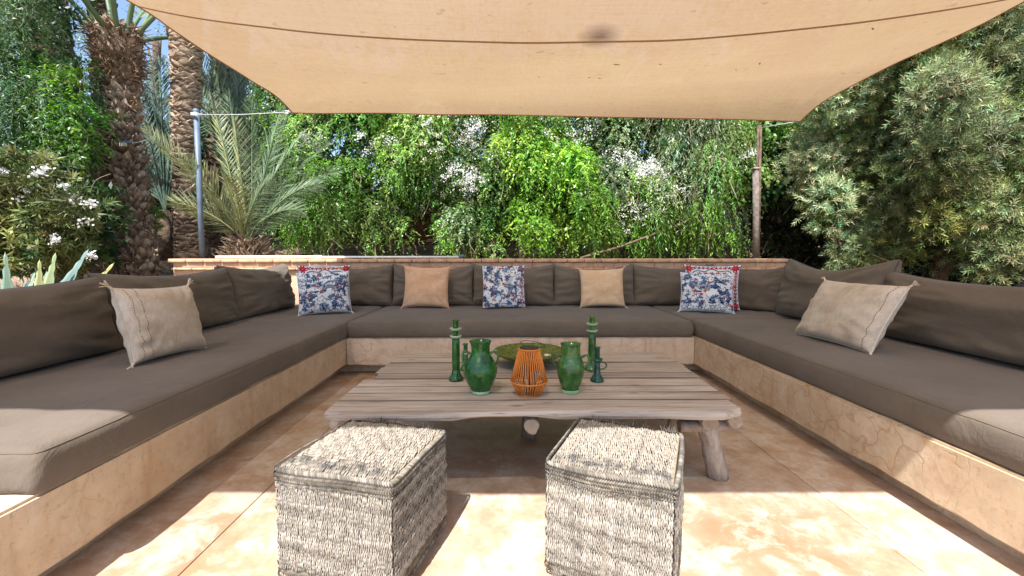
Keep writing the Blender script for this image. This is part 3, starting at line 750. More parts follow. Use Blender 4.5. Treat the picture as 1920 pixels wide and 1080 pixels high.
for i, (a, b, r) in enumerate((((.855, 1.80, .285), (.955, 1.875, 0), .043), ((-.64, 1.82, .285), (-.72, 1.80, 0), .042), ((.90, 2.52, .285), (.98, 2.60, 0), .045), ((-.60, 2.55, .285), (-.68, 2.62, 0), .042), ((.80, 1.95, .285), (.79, 2.12, 0), .036), ((.12, 2.3, .285), (.12, 2.32, 0), .04))):
    a, b = Vector(a), Vector(b); log('leg', [a, a.lerp(b, .5)+Vector((.006, 0, 0)), b], (r*.9, r), M_LEG, tb, seed=20+i)

# ------------------------------------------------------------------ ceramics and tableware
G_C = 'green glazed candlesticks on the table'
def candlestick(label, x, y, H, mat, base_r, style):
    t = thing('candlestick', label, 'candlestick', (x, y, TZ+.003), group=G_C)
    m = MB(); n = 28
    if style == 'tall':
        m.lathe([(0, 0), (base_r, 0), (base_r*1.02, .006), (base_r*.85, .016), (base_r*.62, .03), (base_r*.50, .055), (base_r*.52, H*.35), (base_r*.50, H*.60), (base_r*.47, H*.715), (0, H*.716)], n, wob=.06, seed=H)
    else:
        m.lathe([(0, 0), (base_r, 0), (base_r*1.0, .005), (base_r*.8, .018), (base_r*.52, .035), (base_r*.42, H*.42), (base_r*.44, H*.60), (0, H*.605)], n, wob=.06, seed=H)
    m.put('stem', mat, t, True, local=True)
    zc = H*.715 if style == 'tall' else H*.60
    def dish(z, r, nm='drip_tray'):
        m = MB(); m.lathe([(r*.35, z-.007), (r*.8, z-.002), (r, z+.006), (r*.97, z+.010), (r*.75, z+.004), (r*.3, z+.003)], n, wob=.05, seed=z); m.put(nm, M_FOOT if mat is not M_GLAZE3 else mat, t, True, local=True)
    dish(zc, base_r*.78)
    if style == 'tall':
        m = MB(); m.lathe([(base_r*.36, zc), (base_r*.30, zc+.012), (base_r*.42, zc+.035)], n); m.put('neck', mat, t, True, local=True)
        zc += .037; dish(zc, base_r*.80)
    m = MB(); m.lathe([(base_r*.30, zc), (base_r*.36, zc+.015), (base_r*.34, H-.012), (base_r*.44, H-.003), (base_r*.43, H), (base_r*.32, H-.004), (base_r*.27, H-.03), (0, H-.032)], n, wob=.05)
    m.put('candle_cup', mat, t, True, local=True)
    if style == 'handled':
        m = MB(); m.tube([(.025*math.cos(a)+base_r*.62, 0, H*.57-.02+.018*math.sin(a)) for a in np.linspace(-2.4, 2.4, 12)], .0035, 6); m.put('handle', mat, t, True, local=True)
    return t
candlestick('tall dark green glazed candlestick left of the round vase', -.252, 2.115, .30, M_GLAZE, .038, 'tall')
candlestick('small green candlestick half hidden behind the left vase', -.222, 2.30, .145, M_GLAZE2, .032, 'short')
candlestick('tall mottled green candlestick behind the right vase', .458, 2.285, .295, M_GLAZE2, .040, 'tall')
candlestick('short blue green candlestick with drip dish right of the right vase', .445, 2.085, .170, M_GLAZE3, .034, 'handled')
def vase(label, x, y, prof, mat, hz, hr, seed, rot):
    t = thing('vase', label, 'vase', (x, y, TZ+.003), (0, 0, rot), 'green glazed two-handled vases on the table')
    P = [Vector((r, z, 0)) for r, z in prof]; Q = catmull(P, 5)
    m = MB(); m.lathe([(q.x, q.y) for q in Q]+[(Q[-1].x-.006, Q[-1].y-.002), (Q[-1].x-.010, Q[-1].y-.05), (Q[-1].x, Q[-1].y-.10), (0, .05)], 44, wob=.035, seed=seed)
    m.put('body', mat, t, True, local=True)
    m = MB(); r0 = prof[0][0]; m.lathe([(0, -.001), (r0+.002, -.001), (r0+.004, .006), (r0+.002, .016)], 36, wob=.05, seed=seed); m.put('foot', M_FOOT, t, True, local=True)
    for sg in (1, -1):
        m = MB(); m.tube(catmull([(sg*hr[0], 0, hz[0]), (sg*(hr[1]), 0, hz[0]+.012), (sg*(hr[1]+.006), 0, hz[0]-.02), (sg*hr[2], 0, hz[1])], 5), .0055, 7, wob=.2)
        m.put('handle', M_GLAZE2, t, True, local=True)
    return t
vase('round green glazed vase with two handles left of the orange lantern', -.118, 1.915,
     [(.040, .0), (.042, .012), (.060, .045), (.074, .085), (.073, .115), (.058, .150), (.043, .178), (.041, .205), (.047, .228), (.050, .236)], M_GLAZE, (.178, .125), (.045, .074, .072), 3, .12)
vase('narrow green glazed vase with two handles right of the orange lantern', .288, 1.915,
     [(.038, .0), (.037, .012), (.048, .04), (.060, .085), (.061, .115), (.054, .145), (.044, .165), (.042, .190), (.044, .216), (.047, .222)], M_GLAZE2, (.160, .112), (.044, .074, .061), 6, -.2)
# lantern
t = thing('lantern', 'orange corded lantern with black lid between the two green vases', 'lantern', (.099, 1.885, TZ+.003))
m = MB(); N = 40
for k in range(N):
    a = 2*math.pi*k/N; a2 = a+.05
    pt = lambda r, z, q: (r*math.cos(q), r*math.sin(q), z)
    m.tube([pt(.0455, .204, a), pt(.0805, .062, a2)], .0025, 5); m.tube([pt(.0805, .062, a2), pt(.052, .004, a)], .0025, 5)
m.put('cords', M_CORD, t, True, local=True, kind='stuff')
for r, z, q in ((.0455, .206, .003), (.081, .062, .003), (.052, .003, .003)):
    m = MB(); m.tube([(r*math.cos(a), r*math.sin(a), z+.0008*math.sin(a*25)) for a in np.linspace(0, 2*math.pi, 73)], q, 6, cap=False); m.put('ring', M_CORD, t, True, local=True)
m = MB(); m.lathe([(0, .214), (.036, .2135), (.0425, .210), (.0425, .202), (.038, .199), (0, .199)], 32); lid = m.put('lid', M_BLACK, t, True, local=True)
m = MB(); m.tube(catmull([(-.02, .03, .212), (-.035, .06, .224), (.0, .10, .222), (.06, .085, .212), (.075, .04, .205), (.04, .0, .211)], 6), .0014, 5); m.put('wire_handle', M_BLACK, lid, True, local=True)
m = MB(); m.lathe([(0, .006), (.020, .006), (.020, .02), (.006, .024), (.006, .17), (.020, .18), (0, .196)], 24); m.put('light_unit', M_BLACK, t, True, local=True)
m = MB()
for k in range(4): a = k*math.pi/2+.3; m.tube([(.044*math.cos(a), .044*math.sin(a), .2), (.078*math.cos(a), .078*math.sin(a), .062), (.050*math.cos(a), .050*math.sin(a), .004)], .0022, 5)
m.put('wire_frame', M_BLACK, t, True, local=True)
# woven tray
t = thing('woven_tray', 'round green woven palm tray behind the orange lantern', 'tray', (.128, 2.395, TZ+.003))
m = MB(); prof = []
for i in range(34):
    s_ = i/33; prof.append((.035+.160*s_, .020+.062*s_**1.35+.0018*math.sin(i*math.pi)))
for i, (r, z) in enumerate(prof): prof[i] = (r, z+(.0016 if i % 2 else -.0016))
m.lathe([(0, .020)]+prof+[(.199, .085), (.199, .078)]+[(r, z-.007) for r, z in reversed(prof)]+[(0, .012)], 56, wob=.02); dish_ = m.put('dish', M_TRAY, t, False, local=True)
m = MB(); m.lathe([(.05, .0), (.048, .018), (.035, .022), (.044, .0)], 32); m.put('foot_ring', M_TRAY, t, True, local=True)
m = MB()
for k in range(100):
    a = k/100*2*math.pi; r = .198
    m.tube([(r*math.cos(a)*.985, r*math.sin(a)*.985, .078), (r*math.cos(a+.04)*1.015, r*math.sin(a+.04)*1.015, .083), (r*math.cos(a+.07)*.985, r*math.sin(a+.07)*.985, .088)], .003, 4)
m.put('rim_binding', M_TRAY, dish_, local=True, kind='stuff')
sh = thing('snail_shell', 'small cream shell lying in the green woven tray', 'shell', (.222, 2.335, TZ+.058))
m = MB(); m.tube([(.014*(1-i/30)*math.cos(i*.5), .014*(1-i/30)*math.sin(i*.5), .012+i*.0004) for i in range(28)], [.009*(1-i/32) for i in range(28)], 7); m.put('shell_coil', M_THREAD, sh, True, local=True)

# ------------------------------------------------------------------ wicker ottomans
def ottoman(label, cx, cy, ang, W, D, seed, crease):
    t = thing('wicker_ottoman', label, 'ottoman', (cx, cy, 0), (0, 0, ang), 'woven cube stools before the table')
    rr = np.random.default_rng(seed); Z0, Z1 = .032, .375
    def bulge(a, b): return .008*(1-a*a)*(1-b*b)
    m = MB(); q = .006; m.box(-W/2+q, W/2-q, -D/2+q, D/2-q, Z0, Z1-q); m.put('inner_frame', M_MIDWICK, t, local=True)
    for sx in (1, -1):
        for sy in (1, -1):
            m = MB(); m.box(sx*(W/2-.03)-.018, sx*(W/2-.03)+.018, sy*(D/2-.03)-.018, sy*(D/2-.03)+.018, 0, Z0+.004)
            bevel(m.put('foot', M_LEG, t, local=True), .003)
    VV, FF, CC = [], [], []
    def stitch_(P, dv, nv, Ln, Wd, c):
        """P, dv, nv: (N,3) centres, directions, outward normals -> small twisted strand pieces"""
        n_ = len(P); sv = np.cross(nv, dv); L_ = Ln[:, None]; W_ = Wd[:, None]
        v = np.stack([P-dv*L_-nv*.0035, P-dv*L_*.45+sv*W_+nv*.0015, P+dv*L_*.45+sv*W_+nv*.0015, P+dv*L_-nv*.0035, P+dv*L_*.45-sv*W_+nv*.0015, P-dv*L_*.45-sv*W_+nv*.0015,
                      P-dv*L_*.35+nv*W_*1.5, P+dv*L_*.35+nv*W_*1.5], 1)
        b = sum(len(x) for x in VV)
        idx = np.array([(0, 6, 5), (0, 1, 6), (1, 2, 6), (2, 7, 6), (2, 3, 7), (3, 4, 7), (4, 5, 7), (5, 6, 7)])
        FF.append((np.arange(n_)[:, None, None]*8+idx[None]+b).reshape(-1, 3)); VV.append(v.reshape(-1, 3)); CC.append(np.repeat(c, 8, 0))
    def tone(n_, colid=None):
        pal = np.array([(.58, .52, .43), (.52, .47, .40), (.64, .60, .53), (.48, .42, .34), (.38, .35, .31), (.56, .48, .37)])
        k = rr.choice(6, n_, p=[.3, .22, .2, .12, .08, .08])
        if colid is not None:
            kc = rr.choice(6, 200, p=[.3, .22, .2, .12, .08, .08]); sw = rr.random(n_) < .72; k = np.where(sw, kc[colid % 200], k)
        c = (pal[k]*.62+pal.mean(0)*.38)*.57*rr.uniform(.85, 1.1, (n_, 1))
        return c
    rows = 25
    def side(org, ux, nrm, wid, diag):
        cols = int(wid/.0066)
        a, b = np.meshgrid(np.arange(cols), np.arange(rows)); a = a.ravel(); b = b.ravel()
        s_ = (a+.5+.3*(b % 2)+rr.uniform(-.14, .14, len(a)))/(cols+.5); z = (b+.5)/rows
        u2, z2 = s_*2-1, z*2-1; out = .008*(1-u2**2)*(1-z2**2)+.0022*np.sin(b*1.15+a*.05+seed)+.003*np.sin(z*9+seed)*(1-u2**2)
        rib = .0018*np.sin(a*.9+b*math.pi*.5)
        if crease: out -= crease*np.exp(-((s_-.47-.04*z)/.035)**2)*(1-.5*z)*(nrm[1] < -.5)
        P = np.array(org)+np.outer(s_*wid, ux)+np.outer(z*(Z1-.05-Z0-.02)+.012, (0, 0, 1))+np.outer(out+rib+rr.uniform(-.001, .001, len(a)), nrm)
        P[:, 2] += .004*np.sin(s_*7+seed)*z
        tl = diag+rr.normal(0, .07, len(a)); dv = np.outer(np.sin(tl), ux)+np.outer(np.cos(tl), (0, 0, 1)); nv = np.tile(nrm, (len(a), 1)).astype(float)
        c = tone(len(a), a)
        rowt = rr.uniform(.74, 1.08, 40); band = rowt[b]*(.86+.22*(.5+.5*np.sin(b*1.15+a*.05+seed))); c = c*band[:, None]
        pn = np.array([noise.noise(Vector((x*9+seed, y*5, seed))) for x, y in zip(s_*wid*3, z)])
        c *= (1-.20*np.clip(pn*2, 0, 1))[:, None]
        stitch_(P, dv, nv, np.full(len(a), .0118)*rr.uniform(.85, 1.2, len(a)), np.full(len(a), .0024)*rr.uniform(.8, 1.2, len(a)), c)
    side((-W/2, -D/2, Z0+.012), (1, 0, 0), (0, -1, 0), W, -.05)
    side((W/2, -D/2, Z0+.012), (0, 1, 0), (1, 0, 0), D, .55)
    side((W/2, D/2, Z0+.012), (-1, 0, 0), (0, 1, 0), W, -.05)
    side((-W/2, D/2, Z0+.012), (0, -1, 0), (-1, 0, 0), D, .2)
    # top
    cols, rws = int(W/.0072), int(D/.0165)
    a, b = np.meshgrid(np.arange(cols), np.arange(rws)); a = a.ravel(); b = b.ravel()
    s_ = (a+.5+.35*(b % 2)+rr.uniform(-.18, .18, len(a)))/(cols+.5); q_ = (b+.5)/rws; u2, v2 = s_*2-1, q_*2-1
    P = np.stack([-W/2+.010+s_*(W-.02), -D/2+.010+q_*(D-.02), Z1+.014*(1-u2**2)*(1-v2**2)-.002+.002*np.sin(b*math.pi*.5+a*.7)+rr.uniform(-.0012, .0012, len(a))], 1)
    tl = -.18+rr.normal(0, .10, len(a)); dv = np.stack([np.sin(tl), np.cos(tl), 0*tl], 1); nv = np.tile((0, 0, 1.), (len(a), 1))
    c = tone(len(a), a)
    pn = np.array([noise.noise(Vector((x*5+seed, y*10, seed))) for x, y in zip(s_*3, q_)])
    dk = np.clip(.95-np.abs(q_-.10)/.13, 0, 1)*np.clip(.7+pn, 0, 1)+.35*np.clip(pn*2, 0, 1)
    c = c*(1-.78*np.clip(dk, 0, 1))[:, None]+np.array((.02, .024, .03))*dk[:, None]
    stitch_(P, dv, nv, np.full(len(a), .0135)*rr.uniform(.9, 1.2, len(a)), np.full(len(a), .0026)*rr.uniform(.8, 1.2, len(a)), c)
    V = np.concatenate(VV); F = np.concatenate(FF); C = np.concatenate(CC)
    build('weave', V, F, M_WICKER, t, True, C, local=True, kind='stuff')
    # braided rims: three rows below the top edge, one on the top edge, one at the bottom
    def rim(name, z, out, r, tn, pitch=.0075, lean=1.05):
        VV.clear(); FF.clear(); CC.clear(); hw, hd = W/2+out, D/2+out; path = []
        cr = .018
        for (x0, y0, x1, y1, nx, ny) in ((-hw, -hd, hw, -hd, 0, -1), (hw, -hd, hw, hd, 1, 0), (hw, hd, -hw, hd, 0, 1), (-hw, hd, -hw, -hd, -1, 0)):
            L_ = math.hypot(x1-x0, y1-y0); k = int(L_/pitch)
            for i in range(k):
                s_ = (i+.5)/k; e = min(s_, 1-s_)*L_; pull = cr*.35*max(0, 1-e/cr)**2; bl = .006*(1-(2*s_-1)**2)
                path.append((x0+(x1-x0)*s_+nx*(bl-pull), y0+(y1-y0)*s_+ny*(bl-pull), z+.0035*math.sin(s_*6+seed+nx), (x1-x0)/L_, (y1-y0)/L_, nx, ny))
        A = np.array(path); P = A[:, :3]; T = np.stack([A[:, 3], A[:, 4], 0*A[:, 3]], 1); Nn = np.stack([A[:, 5], A[:, 6], 0*A[:, 3]+(.0 if z < Z1-.01 else 1.0)], 1); Nn /= np.linalg.norm(Nn, axis=1)[:, None]
        up = np.cross(Nn, T)*-1; dv = T*math.cos(lean)+up*math.sin(lean)
        c = tone(len(P))*tn*.85*rr.uniform(.5, 1.15, (len(P), 1)); dm = np.array([noise.noise(Vector((p[0]*14+seed, p[1]*14, z*30))) for p in P]); c *= (1-.6*np.clip(dm*2+.1, 0, 1))[:, None]
        stitch_(P, dv, Nn, np.full(len(P), r*1.15), np.full(len(P), r*.36)*rr.uniform(.9, 1.1, len(P)), c)
        build(name, np.concatenate(VV), np.concatenate(FF), M_WICKER, t, True, np.concatenate(CC), local=True, kind='stuff')
    rim('braided_rim', Z1-.004, .001, .0085, .95); rim('braided_rim', Z1-.020, .004, .0075, .85, lean=-.8); rim('braided_rim', Z1-.033, .004, .0065, .8, lean=.8); rim('braided_rim', Z1-.045, .003, .006, .8, lean=-.8)
    rim('braided_rim', Z0+.008, .004, .0085, .8); rim('braided_rim', Z0+.022, .003, .0065, .6, lean=-.8)
    m = MB(); c0 = (.10, .085, .07)
    for k in range(70):
        x = rr.uniform(-W/2+.02, W/2-.02)
        if noise.noise(Vector((x*16+seed, 0, 0))) < -.12: continue
        p = Vector((x, D/2-.004+rr.uniform(-.006, .004), Z1+.002)); m.tube([p, p+Vector((rr.uniform(-.008, .008), rr.uniform(-.004, .010), rr.uniform(.006, .022)))], [.0016, .0008], 4, c=tuple(np.array(c0)*rr.uniform(.6, 2)))
    m.put('frayed_ends', M_WICKER, t, local=True, kind='stuff', color=True)
ottoman('left woven cube stool of bleached rush with frayed back edge', -.457, 1.385, RAD(-14.5), .385, .378, 4, 0)
ottoman('right woven cube stool of bleached rush with a crease down its front', .369, 1.372, RAD(-24.5), .368, .385, 9, .012)

# ------------------------------------------------------------------ shade sail
Lp = [(548, 210, 4.5), (527, 187, 4.3), (504, 169, 4.12), (482, 157, 4.0), (448, 136, 3.82), (388, 99, 3.58), (321, 54, 3.32), (238, 0, 3.08)]
Rp = [(1500, 227, 4.25), (1540, 192, 4.1), (1600, 159, 3.93), (1674, 122, 3.74), (1748, 89, 3.53), (1841, 44, 3.28), (1918, 2, 3.06)]
Lc = [at_y(*p) for p in Lp]+[Vector((-3.05, 2.2, 2.88)), Vector((-3.3, 1.2, 2.92)), Vector((-3.9, .10, 3.0))]
Rc = [at_y(*p) for p in Rp]+[Vector((3.78, 2.2, 2.90)), Vector((4.0, 1.2, 2.95)), Vector((4.6, .10, 3.0))]
def resample(P, Y):
    P = catmull(P, 10)
    for a, b in zip(P, P[1:]):
        if a.y >= Y >= b.y: return a.lerp(b, (a.y-Y)/max(1e-6, a.y-b.y))
    return P[-1].copy() if Y <= P[-1].y else P[0].copy()
sail = thing('shade_sail', 'sand coloured fabric shade sail stretched over the seating', 'shade sail', (.3, 2.3, 2.6))
nu, nv = 90, 80
def sail_pt(s, t):
    # t from the back edge to the front edge
    ya = Lc[0].y+(Lc[-1].y-Lc[0].y)*t; yb = Rc[0].y+(Rc[-1].y-Rc[0].y)*t
    a, b = resample(Lc, ya), resample(Rc, yb); p = a.lerp(b, s)
    c = 4*s*(1-s)
    sag = .30*math.sin(min(1, t/.34)*math.pi/2)**1.3
    if t > .34: sag = .30*(1-.15*((t-.34)/.66))
    p.z -= sag*(c**.9)
    p.y += -.02*c*(1-t)                       # back edge cut hollow
    p.z += .012*noise.noise(Vector((p.x*1.3, p.y*1.3, 0)))
    e = max(0, 1-s/.08)+max(0, 1-(1-s)/.08)
    rr_ = math.hypot(min(s, 1-s)*5, t*4); th_ = math.atan2(t*4, min(s, 1-s)*5+1e-6)
    p.z += .016*math.sin(th_*14+1)*min(1, rr_*4)*max(0, 1-rr_/.9)**1.3*math.sin(2*th_)
    return p
grid = [[sail_pt(i/nu, j/nv) for i in range(nu+1)] for j in range(nv+1)]
V = [p for r in grid for p in r]
F = [(j*(nu+1)+i, j*(nu+1)+i+1, (j+1)*(nu+1)+i+1, (j+1)*(nu+1)+i) for j in range(nv) for i in range(nu)]
def sail_build():
    # material coordinates are wanted in world units: keep this part's origin at the world origin of the thing
    o = build('fabric', V, F, M_SAIL, sail, True); return o
sail_build()
hemP = grid[0]+[r[-1] for r in grid[1:]]+list(reversed(grid[-1]))[1:]+[r[0] for r in reversed(grid)][1:]
m = MB(); m.tube([p+Vector((0, 0, -.002)) for p in hemP], .006, 6, cap=False); m.put('edge_cord', M_HEM, sail, True)
def seam_strip(tv, w=.020):
    m = MB(); P = []
    for i in range(121):
        p = sail_pt(i/120, tv(i/120)); q = sail_pt(i/120, tv(i/120)+.005); d = (q-p).normalized()
        P += [p-d*w/2+Vector((0, 0, -.004)), p+d*w/2+Vector((0, 0, -.004))]
    m.add(P, [(2*i, 2*i+1, 2*i+3, 2*i+2) for i in range(120)]); m.put('seam', M_SAILSEAM, sail, True)
M_SAILSEAM = simple('sail_seam', (.50, .33, .20), .9, .1, 90, .15)
seam_strip(lambda s: .312)
leafgrp = 'dry leaves caught on the shade sail'
DRY = ['largest one just behind the round stain', 'left of the middle pair', 'right of the middle pair', 'second from right in the back half', 'nearest the back edge on the right half', 'right of the stain', 'left of the stain', 'farthest right, close behind the seam']
for k, (s_, t_, a, L_) in enumerate(((.545, .245, .2, .030), (.52, .19, 2.5, .016), (.535, .185, .1, .020), (.74, .21, 1.2, .020), (.72, .19, .7, .016), (.60, .24, .3, .018), (.45, .20, .3, .014), (.83, .29, .7, .022))):
    p = sail_pt(s_, t_)+Vector((0, 0, -.004)); m = MB()
    d = Vector((math.cos(a), math.sin(a), 0)); n_ = Vector((-d.y, d.x, 0))
    m.add([p-d*L_, p-d*L_*.3+n_*L_*.3, p+d*L_*.4+n_*L_*.25, p+d*L_, p+d*L_*.3-n_*L_*.28, p-d*L_*.4-n_*L_*.22, p+Vector((0, 0, -.003))], [(0, 1, 6), (1, 2, 6), (2, 3, 6), (3, 4, 6), (4, 5, 6), (5, 0, 6)])
    o = m.put('dry_leaf', M_TWIG, None); tag(o, 'brown dry leaf stuck under the shade sail, '+DRY[k], 'leaf', leafgrp)
# rope and posts
pl = thing('sail_pole', 'blue-grey steel pole rising behind the garden wall at left, tied to the sail corner', 'pole', (-3.63, 5.40, .7))
m = MB(); m.tube([at_y(379, 489, 5.40)+Vector((0, 0, -.25)), at_y(368, 208, 5.40)], .031, 16); m.put('tube', M_POLE, pl, True)
m = MB(); p = at_y(368, 208, 5.40); m.lathe([(.033, -.01), (.034, .012), (.026, .022), (0, .024)], 18, cx=p.x, cy=p.y, cz=p.z); m.put('cap', M_POLE, pl, True)
rp = thing('sail_rope', 'thin white rope with turnbuckle from the sail corner to the left pole', 'rope', (-3, 5, 2.5))
a, b = Lc[0].copy(), at_y(370, 215, 5.36)
m = MB(); m.tube([a, a.lerp(b, .5)+Vector((0, 0, -.012)), b], .0035, 6); m.put('cable', M_ROPE, rp, True)
m = MB(); d = (b-a)
for s_ in (1, -1): m.tube([a+d*.03+Vector((0, 0, .012*s_)), a+d*.16+Vector((0, 0, .012*s_))], .004, 6)
m.tube([a+d*.03+Vector((0, 0, .016)), a+d*.03-Vector((0, 0, .016))], .006, 6); m.tube([a+d*.16+Vector((0, 0, .016)), a+d*.16-Vector((0, 0, .016))], .006, 6)
m.put('turnbuckle', M_STEEL, rp, True)
m = MB()
for k in range(3): m.tube([p+Vector((.055*math.cos(q), .055*math.sin(q), -.03-.012*k-.002*q)) for q in np.linspace(0, 6.28, 16)], .006, 5)
m.put('knot', M_ROPE, rp, True)
pr = thing('wooden_post', 'grey weathered post with pale cap standing in the vines at right', 'post', (3.2, 5.6, .7))
m = MB(); m.tube([at_y(1418, 500, 5.6), at_y(1418, 400, 5.6), at_y(1417, 318, 5.6)], [.042, .038, .036], 14, wob=.15); m.put('shaft', M_GREYBARK, pr, True)
m = MB(); p = at_y(1417, 318, 5.6); m.box(p.x-.045, p.x+.045, p.y-.045, p.y+.045, p.z, p.z+.025); bevel(m.put('cap', M_TWIG, pr), .006)
pu = thing('steel_mast', 'thin dark mast running up behind the grey post to the sail corner', 'pole', (3.2, 5.72, .7))
m = MB(); m.tube([at_y(1420, 500, 5.74), at_y(1424, 235, 5.74)], .030, 12); m.put('tube', M_BARK, pu, True)
m = MB(); m.tube([Rc[0], at_y(1424, 240, 5.74)], .004, 6); m.put('cable', M_ROPE, pu, True)
po = thing('wooden_post', 'short pale post among the vines behind the middle of the wall', 'post', (.2, 6.6, .8))
m = MB(); m.tube([at_y(978, 500, 6.6), at_y(977, 395, 6.6)], .042, 12, wob=.2); m.put('shaft', M_GREYBARK, po, True)
lp = thing('leaning_pipe', 'dark pipe leaning up into the vines behind the wall', 'pipe', (1.4, 6.2, .9))
m = MB(); m.tube([at_y(1088, 484, 5.9), at_y(1165, 462, 6.1), at_y(1330, 400, 6.5)], .017, 10); m.put('tube', M_BARK, lp, True)
tp_ = thing('telescopic_pole', 'white telescopic pool pole lying along the top of the garden wall', 'pole', (-2, 5.12, .965))
A, B = Vector((-3.42, 5.14, .981)), Vector((-.53, 5.03, .983))
m = MB(); m.tube([A, A.lerp(B, .42)], .017, 12); m.put('outer_tube', M_WHITE_METAL, tp_, True)
m = MB(); m.tube([A.lerp(B, .40), B], .012, 12); m.put('inner_tube', M_WHITE_METAL, tp_, True)
m = MB(); m.tube([A.lerp(B, .405), A.lerp(B, .435)], .022, 12); m.put('locking_collar', M_WHITE_METAL, tp_, True)
m = MB(); m.tube([B+Vector((-.02, 0, 0)), B+Vector((.03, 0, .01))], .020, 8); m.tube([B+Vector((0, 0, .02)), B+Vector((.04, .01, .035))], .006, 6); m.put('end_clip', M_POLE, tp_, True)

# ------------------------------------------------------------------ foliage tools
def nrm(a): return a/np.maximum(1e-9, np.linalg.norm(a, axis=-1, keepdims=True))
class Leaves:
    def __init__(s): s.parts = []
    def add(s, P, D, N, L, W, C, curve=.0):
        """kite-shaped leaves folded about the midrib: 4 corners + tip droop"""
        P, D, N = map(np.asarray, (P, D, N)); D = nrm(D); S = nrm(np.cross(D, N)); N2 = np.cross(S, D)
        L = np.broadcast_to(L, (len(P),))[:, None]; W = np.broadcast_to(W, (len(P),))[:, None]
        v = np.stack([P, P+D*L*.45+S*W*.5+N2*W*.12, P+D*L-N2*L*curve, P+D*L*.45-S*W*.5+N2*W*.12], 1)
        s.parts.append((v.reshape(-1, 3), np.repeat(np.broadcast_to(C, (len(P), 3)), 4, 0)))
    def put(s, name, mat, parent, kind='stuff'):
        V = np.concatenate([p[0] for p in s.parts]); C = np.concatenate([p[1] for p in s.parts])
        F = np.arange(len(V)).reshape(-1, 4)
        return build(name, V, F, mat, parent, False, C, kind=kind)
def clump_points(g, clumps, n, shell=(.72, 1.05), front=.8, up=.25):
    cl = np.asarray(clumps, float); w = cl[:, 3]*cl[:, 5]; w = w/w.sum()
    k = g.choice(len(cl), n, p=w); d = nrm(g.normal(size=(n, 3)))
    fl = (g.random(n) < front) & (d[:, 1] > 0); d[fl, 1] *= -1
    fl = (g.random(n) < up) & (d[:, 2] < 0); d[fl, 2] *= -1
    r = g.uniform(*shell, n)[:, None]
    return cl[k, :3]+d*cl[k, 3:6]*r, d, k
def leafcol(g, base, k, n, var=.22, warm=.15):
    c = np.asarray(base, float)[k % len(base)] if k is not None else np.tile(base[0], (n, 1))
    f = g.normal(1, var, (n, 1)).clip(.45, 1.7)*(1+.38*np.sin(k*12.9898+1.3))[:, None]; c = c*f; c[:, 0] *= 1+.10*np.sin(k*7.7)
    c[:, 0] *= 1+g.normal(0, warm, n).clip(-.4, .6); return c.clip(.004, .9)
def hang(lv, g, clumps, n, m_, L, W, cols, slen=.35, out=.25, shell=(.72, 1.05), spread=.8, dead=.0, var=.28, clvar=.0):
    """strands that hang from clump surfaces, with leaves drooping on both sides"""
    P, d, k = clump_points(g, clumps, n, shell)
    sl = slen*g.uniform(.4, 1.25, n); drift = g.normal(0, .08, (n, 3))
    base = leafcol(g, cols, k, n, var)
    for j in range(m_):
        t = (j+g.random(n))/m_
        q = P+d*(out*np.sqrt(t)*.35)[:, None]+drift*t[:, None]; q[:, 2] += .06*np.sin(t*2.2)-sl*t**1.2
        dr = g.normal(0, spread, (n, 3)); dr[:, 2] = -np.abs(g.normal(.75, .4, n)); dr += d*.35
        nn = d+g.normal(0, .45, (n, 3)); nn[:, 2] += .3
        c = base*g.normal(1, .13, (n, 1)).clip(.6, 1.4)
        if dead:
            z = g.random(n) < dead; c[z] = np.array((.20, .15, .07))*g.uniform(.5, 1.3, (z.sum(), 1))
        lv.add(q, dr, nn, L*g.uniform(.55, 1.2, n), W*g.uniform(.7, 1.2, n), c, .12)
def rosette(lv, g, clumps, n, m_, L, W, cols, cone=1.0, shell=(.7, 1.05), stem=.07, dead=0, front=.8, var=.22):
    """shoot tips: linear leaves fanning about a short stem"""
    P, d, k = clump_points(g, clumps, n, shell, front)
    ax = nrm(d+g.normal(0, .45, (n, 3))+np.array((0, -.1, .05))); base = leafcol(g, cols, k, n, var)
    a1 = nrm(np.cross(ax, g.normal(size=(n, 3)))); a2 = np.cross(ax, a1)
    for j in range(m_):
        th = 2.4*j+g.uniform(0, .6, n); t = j/m_
        rad_ = a1*np.cos(th)[:, None]+a2*np.sin(th)[:, None]
        D = ax*(.35+.75*t)+rad_*cone*(1.15-.55*t)
        lv.add(P+ax*stem*t, D, ax+g.normal(0, .2, (n, 3)), L*g.uniform(.7, 1.15, n), W*g.uniform(.8, 1.2, n), base*g.normal(1, .12, (n, 1)).clip(.6, 1.5), .08)
def blossoms(lv, g, clumps, n, m_, r, size, C=(.80, .80, .74), shell=(.98, 1.12)):
    P, d, k = clump_points(g, clumps, n, shell, .95, .5)
    for j in range(m_):
        o = g.normal(0, r, (n, 3)); D = nrm(g.normal(size=(n, 3))+d*.4)
        lv.add(P+o, D, d+g.normal(0, .5, (n, 3)), size*g.uniform(.7, 1.3, n), size*.75, np.array(C)*g.uniform(.75, 1.05, (n, 1)))
def region_clumps(g, u0, u1, v0, v1, Y, n, r=(.18, .36), dy=.25, jy=None, squash=.95):
    """clumps spread over a patch of the planting as it stands at depth Y"""
    out = []
    for i in range(n):
        u, v = g.uniform(u0, u1), g.uniform(v0, v1); p = at_y(u, v, Y+g.normal(0, dy)); q = g.uniform(*r)
        out.append((p.x, p.y, p.z, q, q*squash, q*g.uniform(.8, 1.3)))
    return out
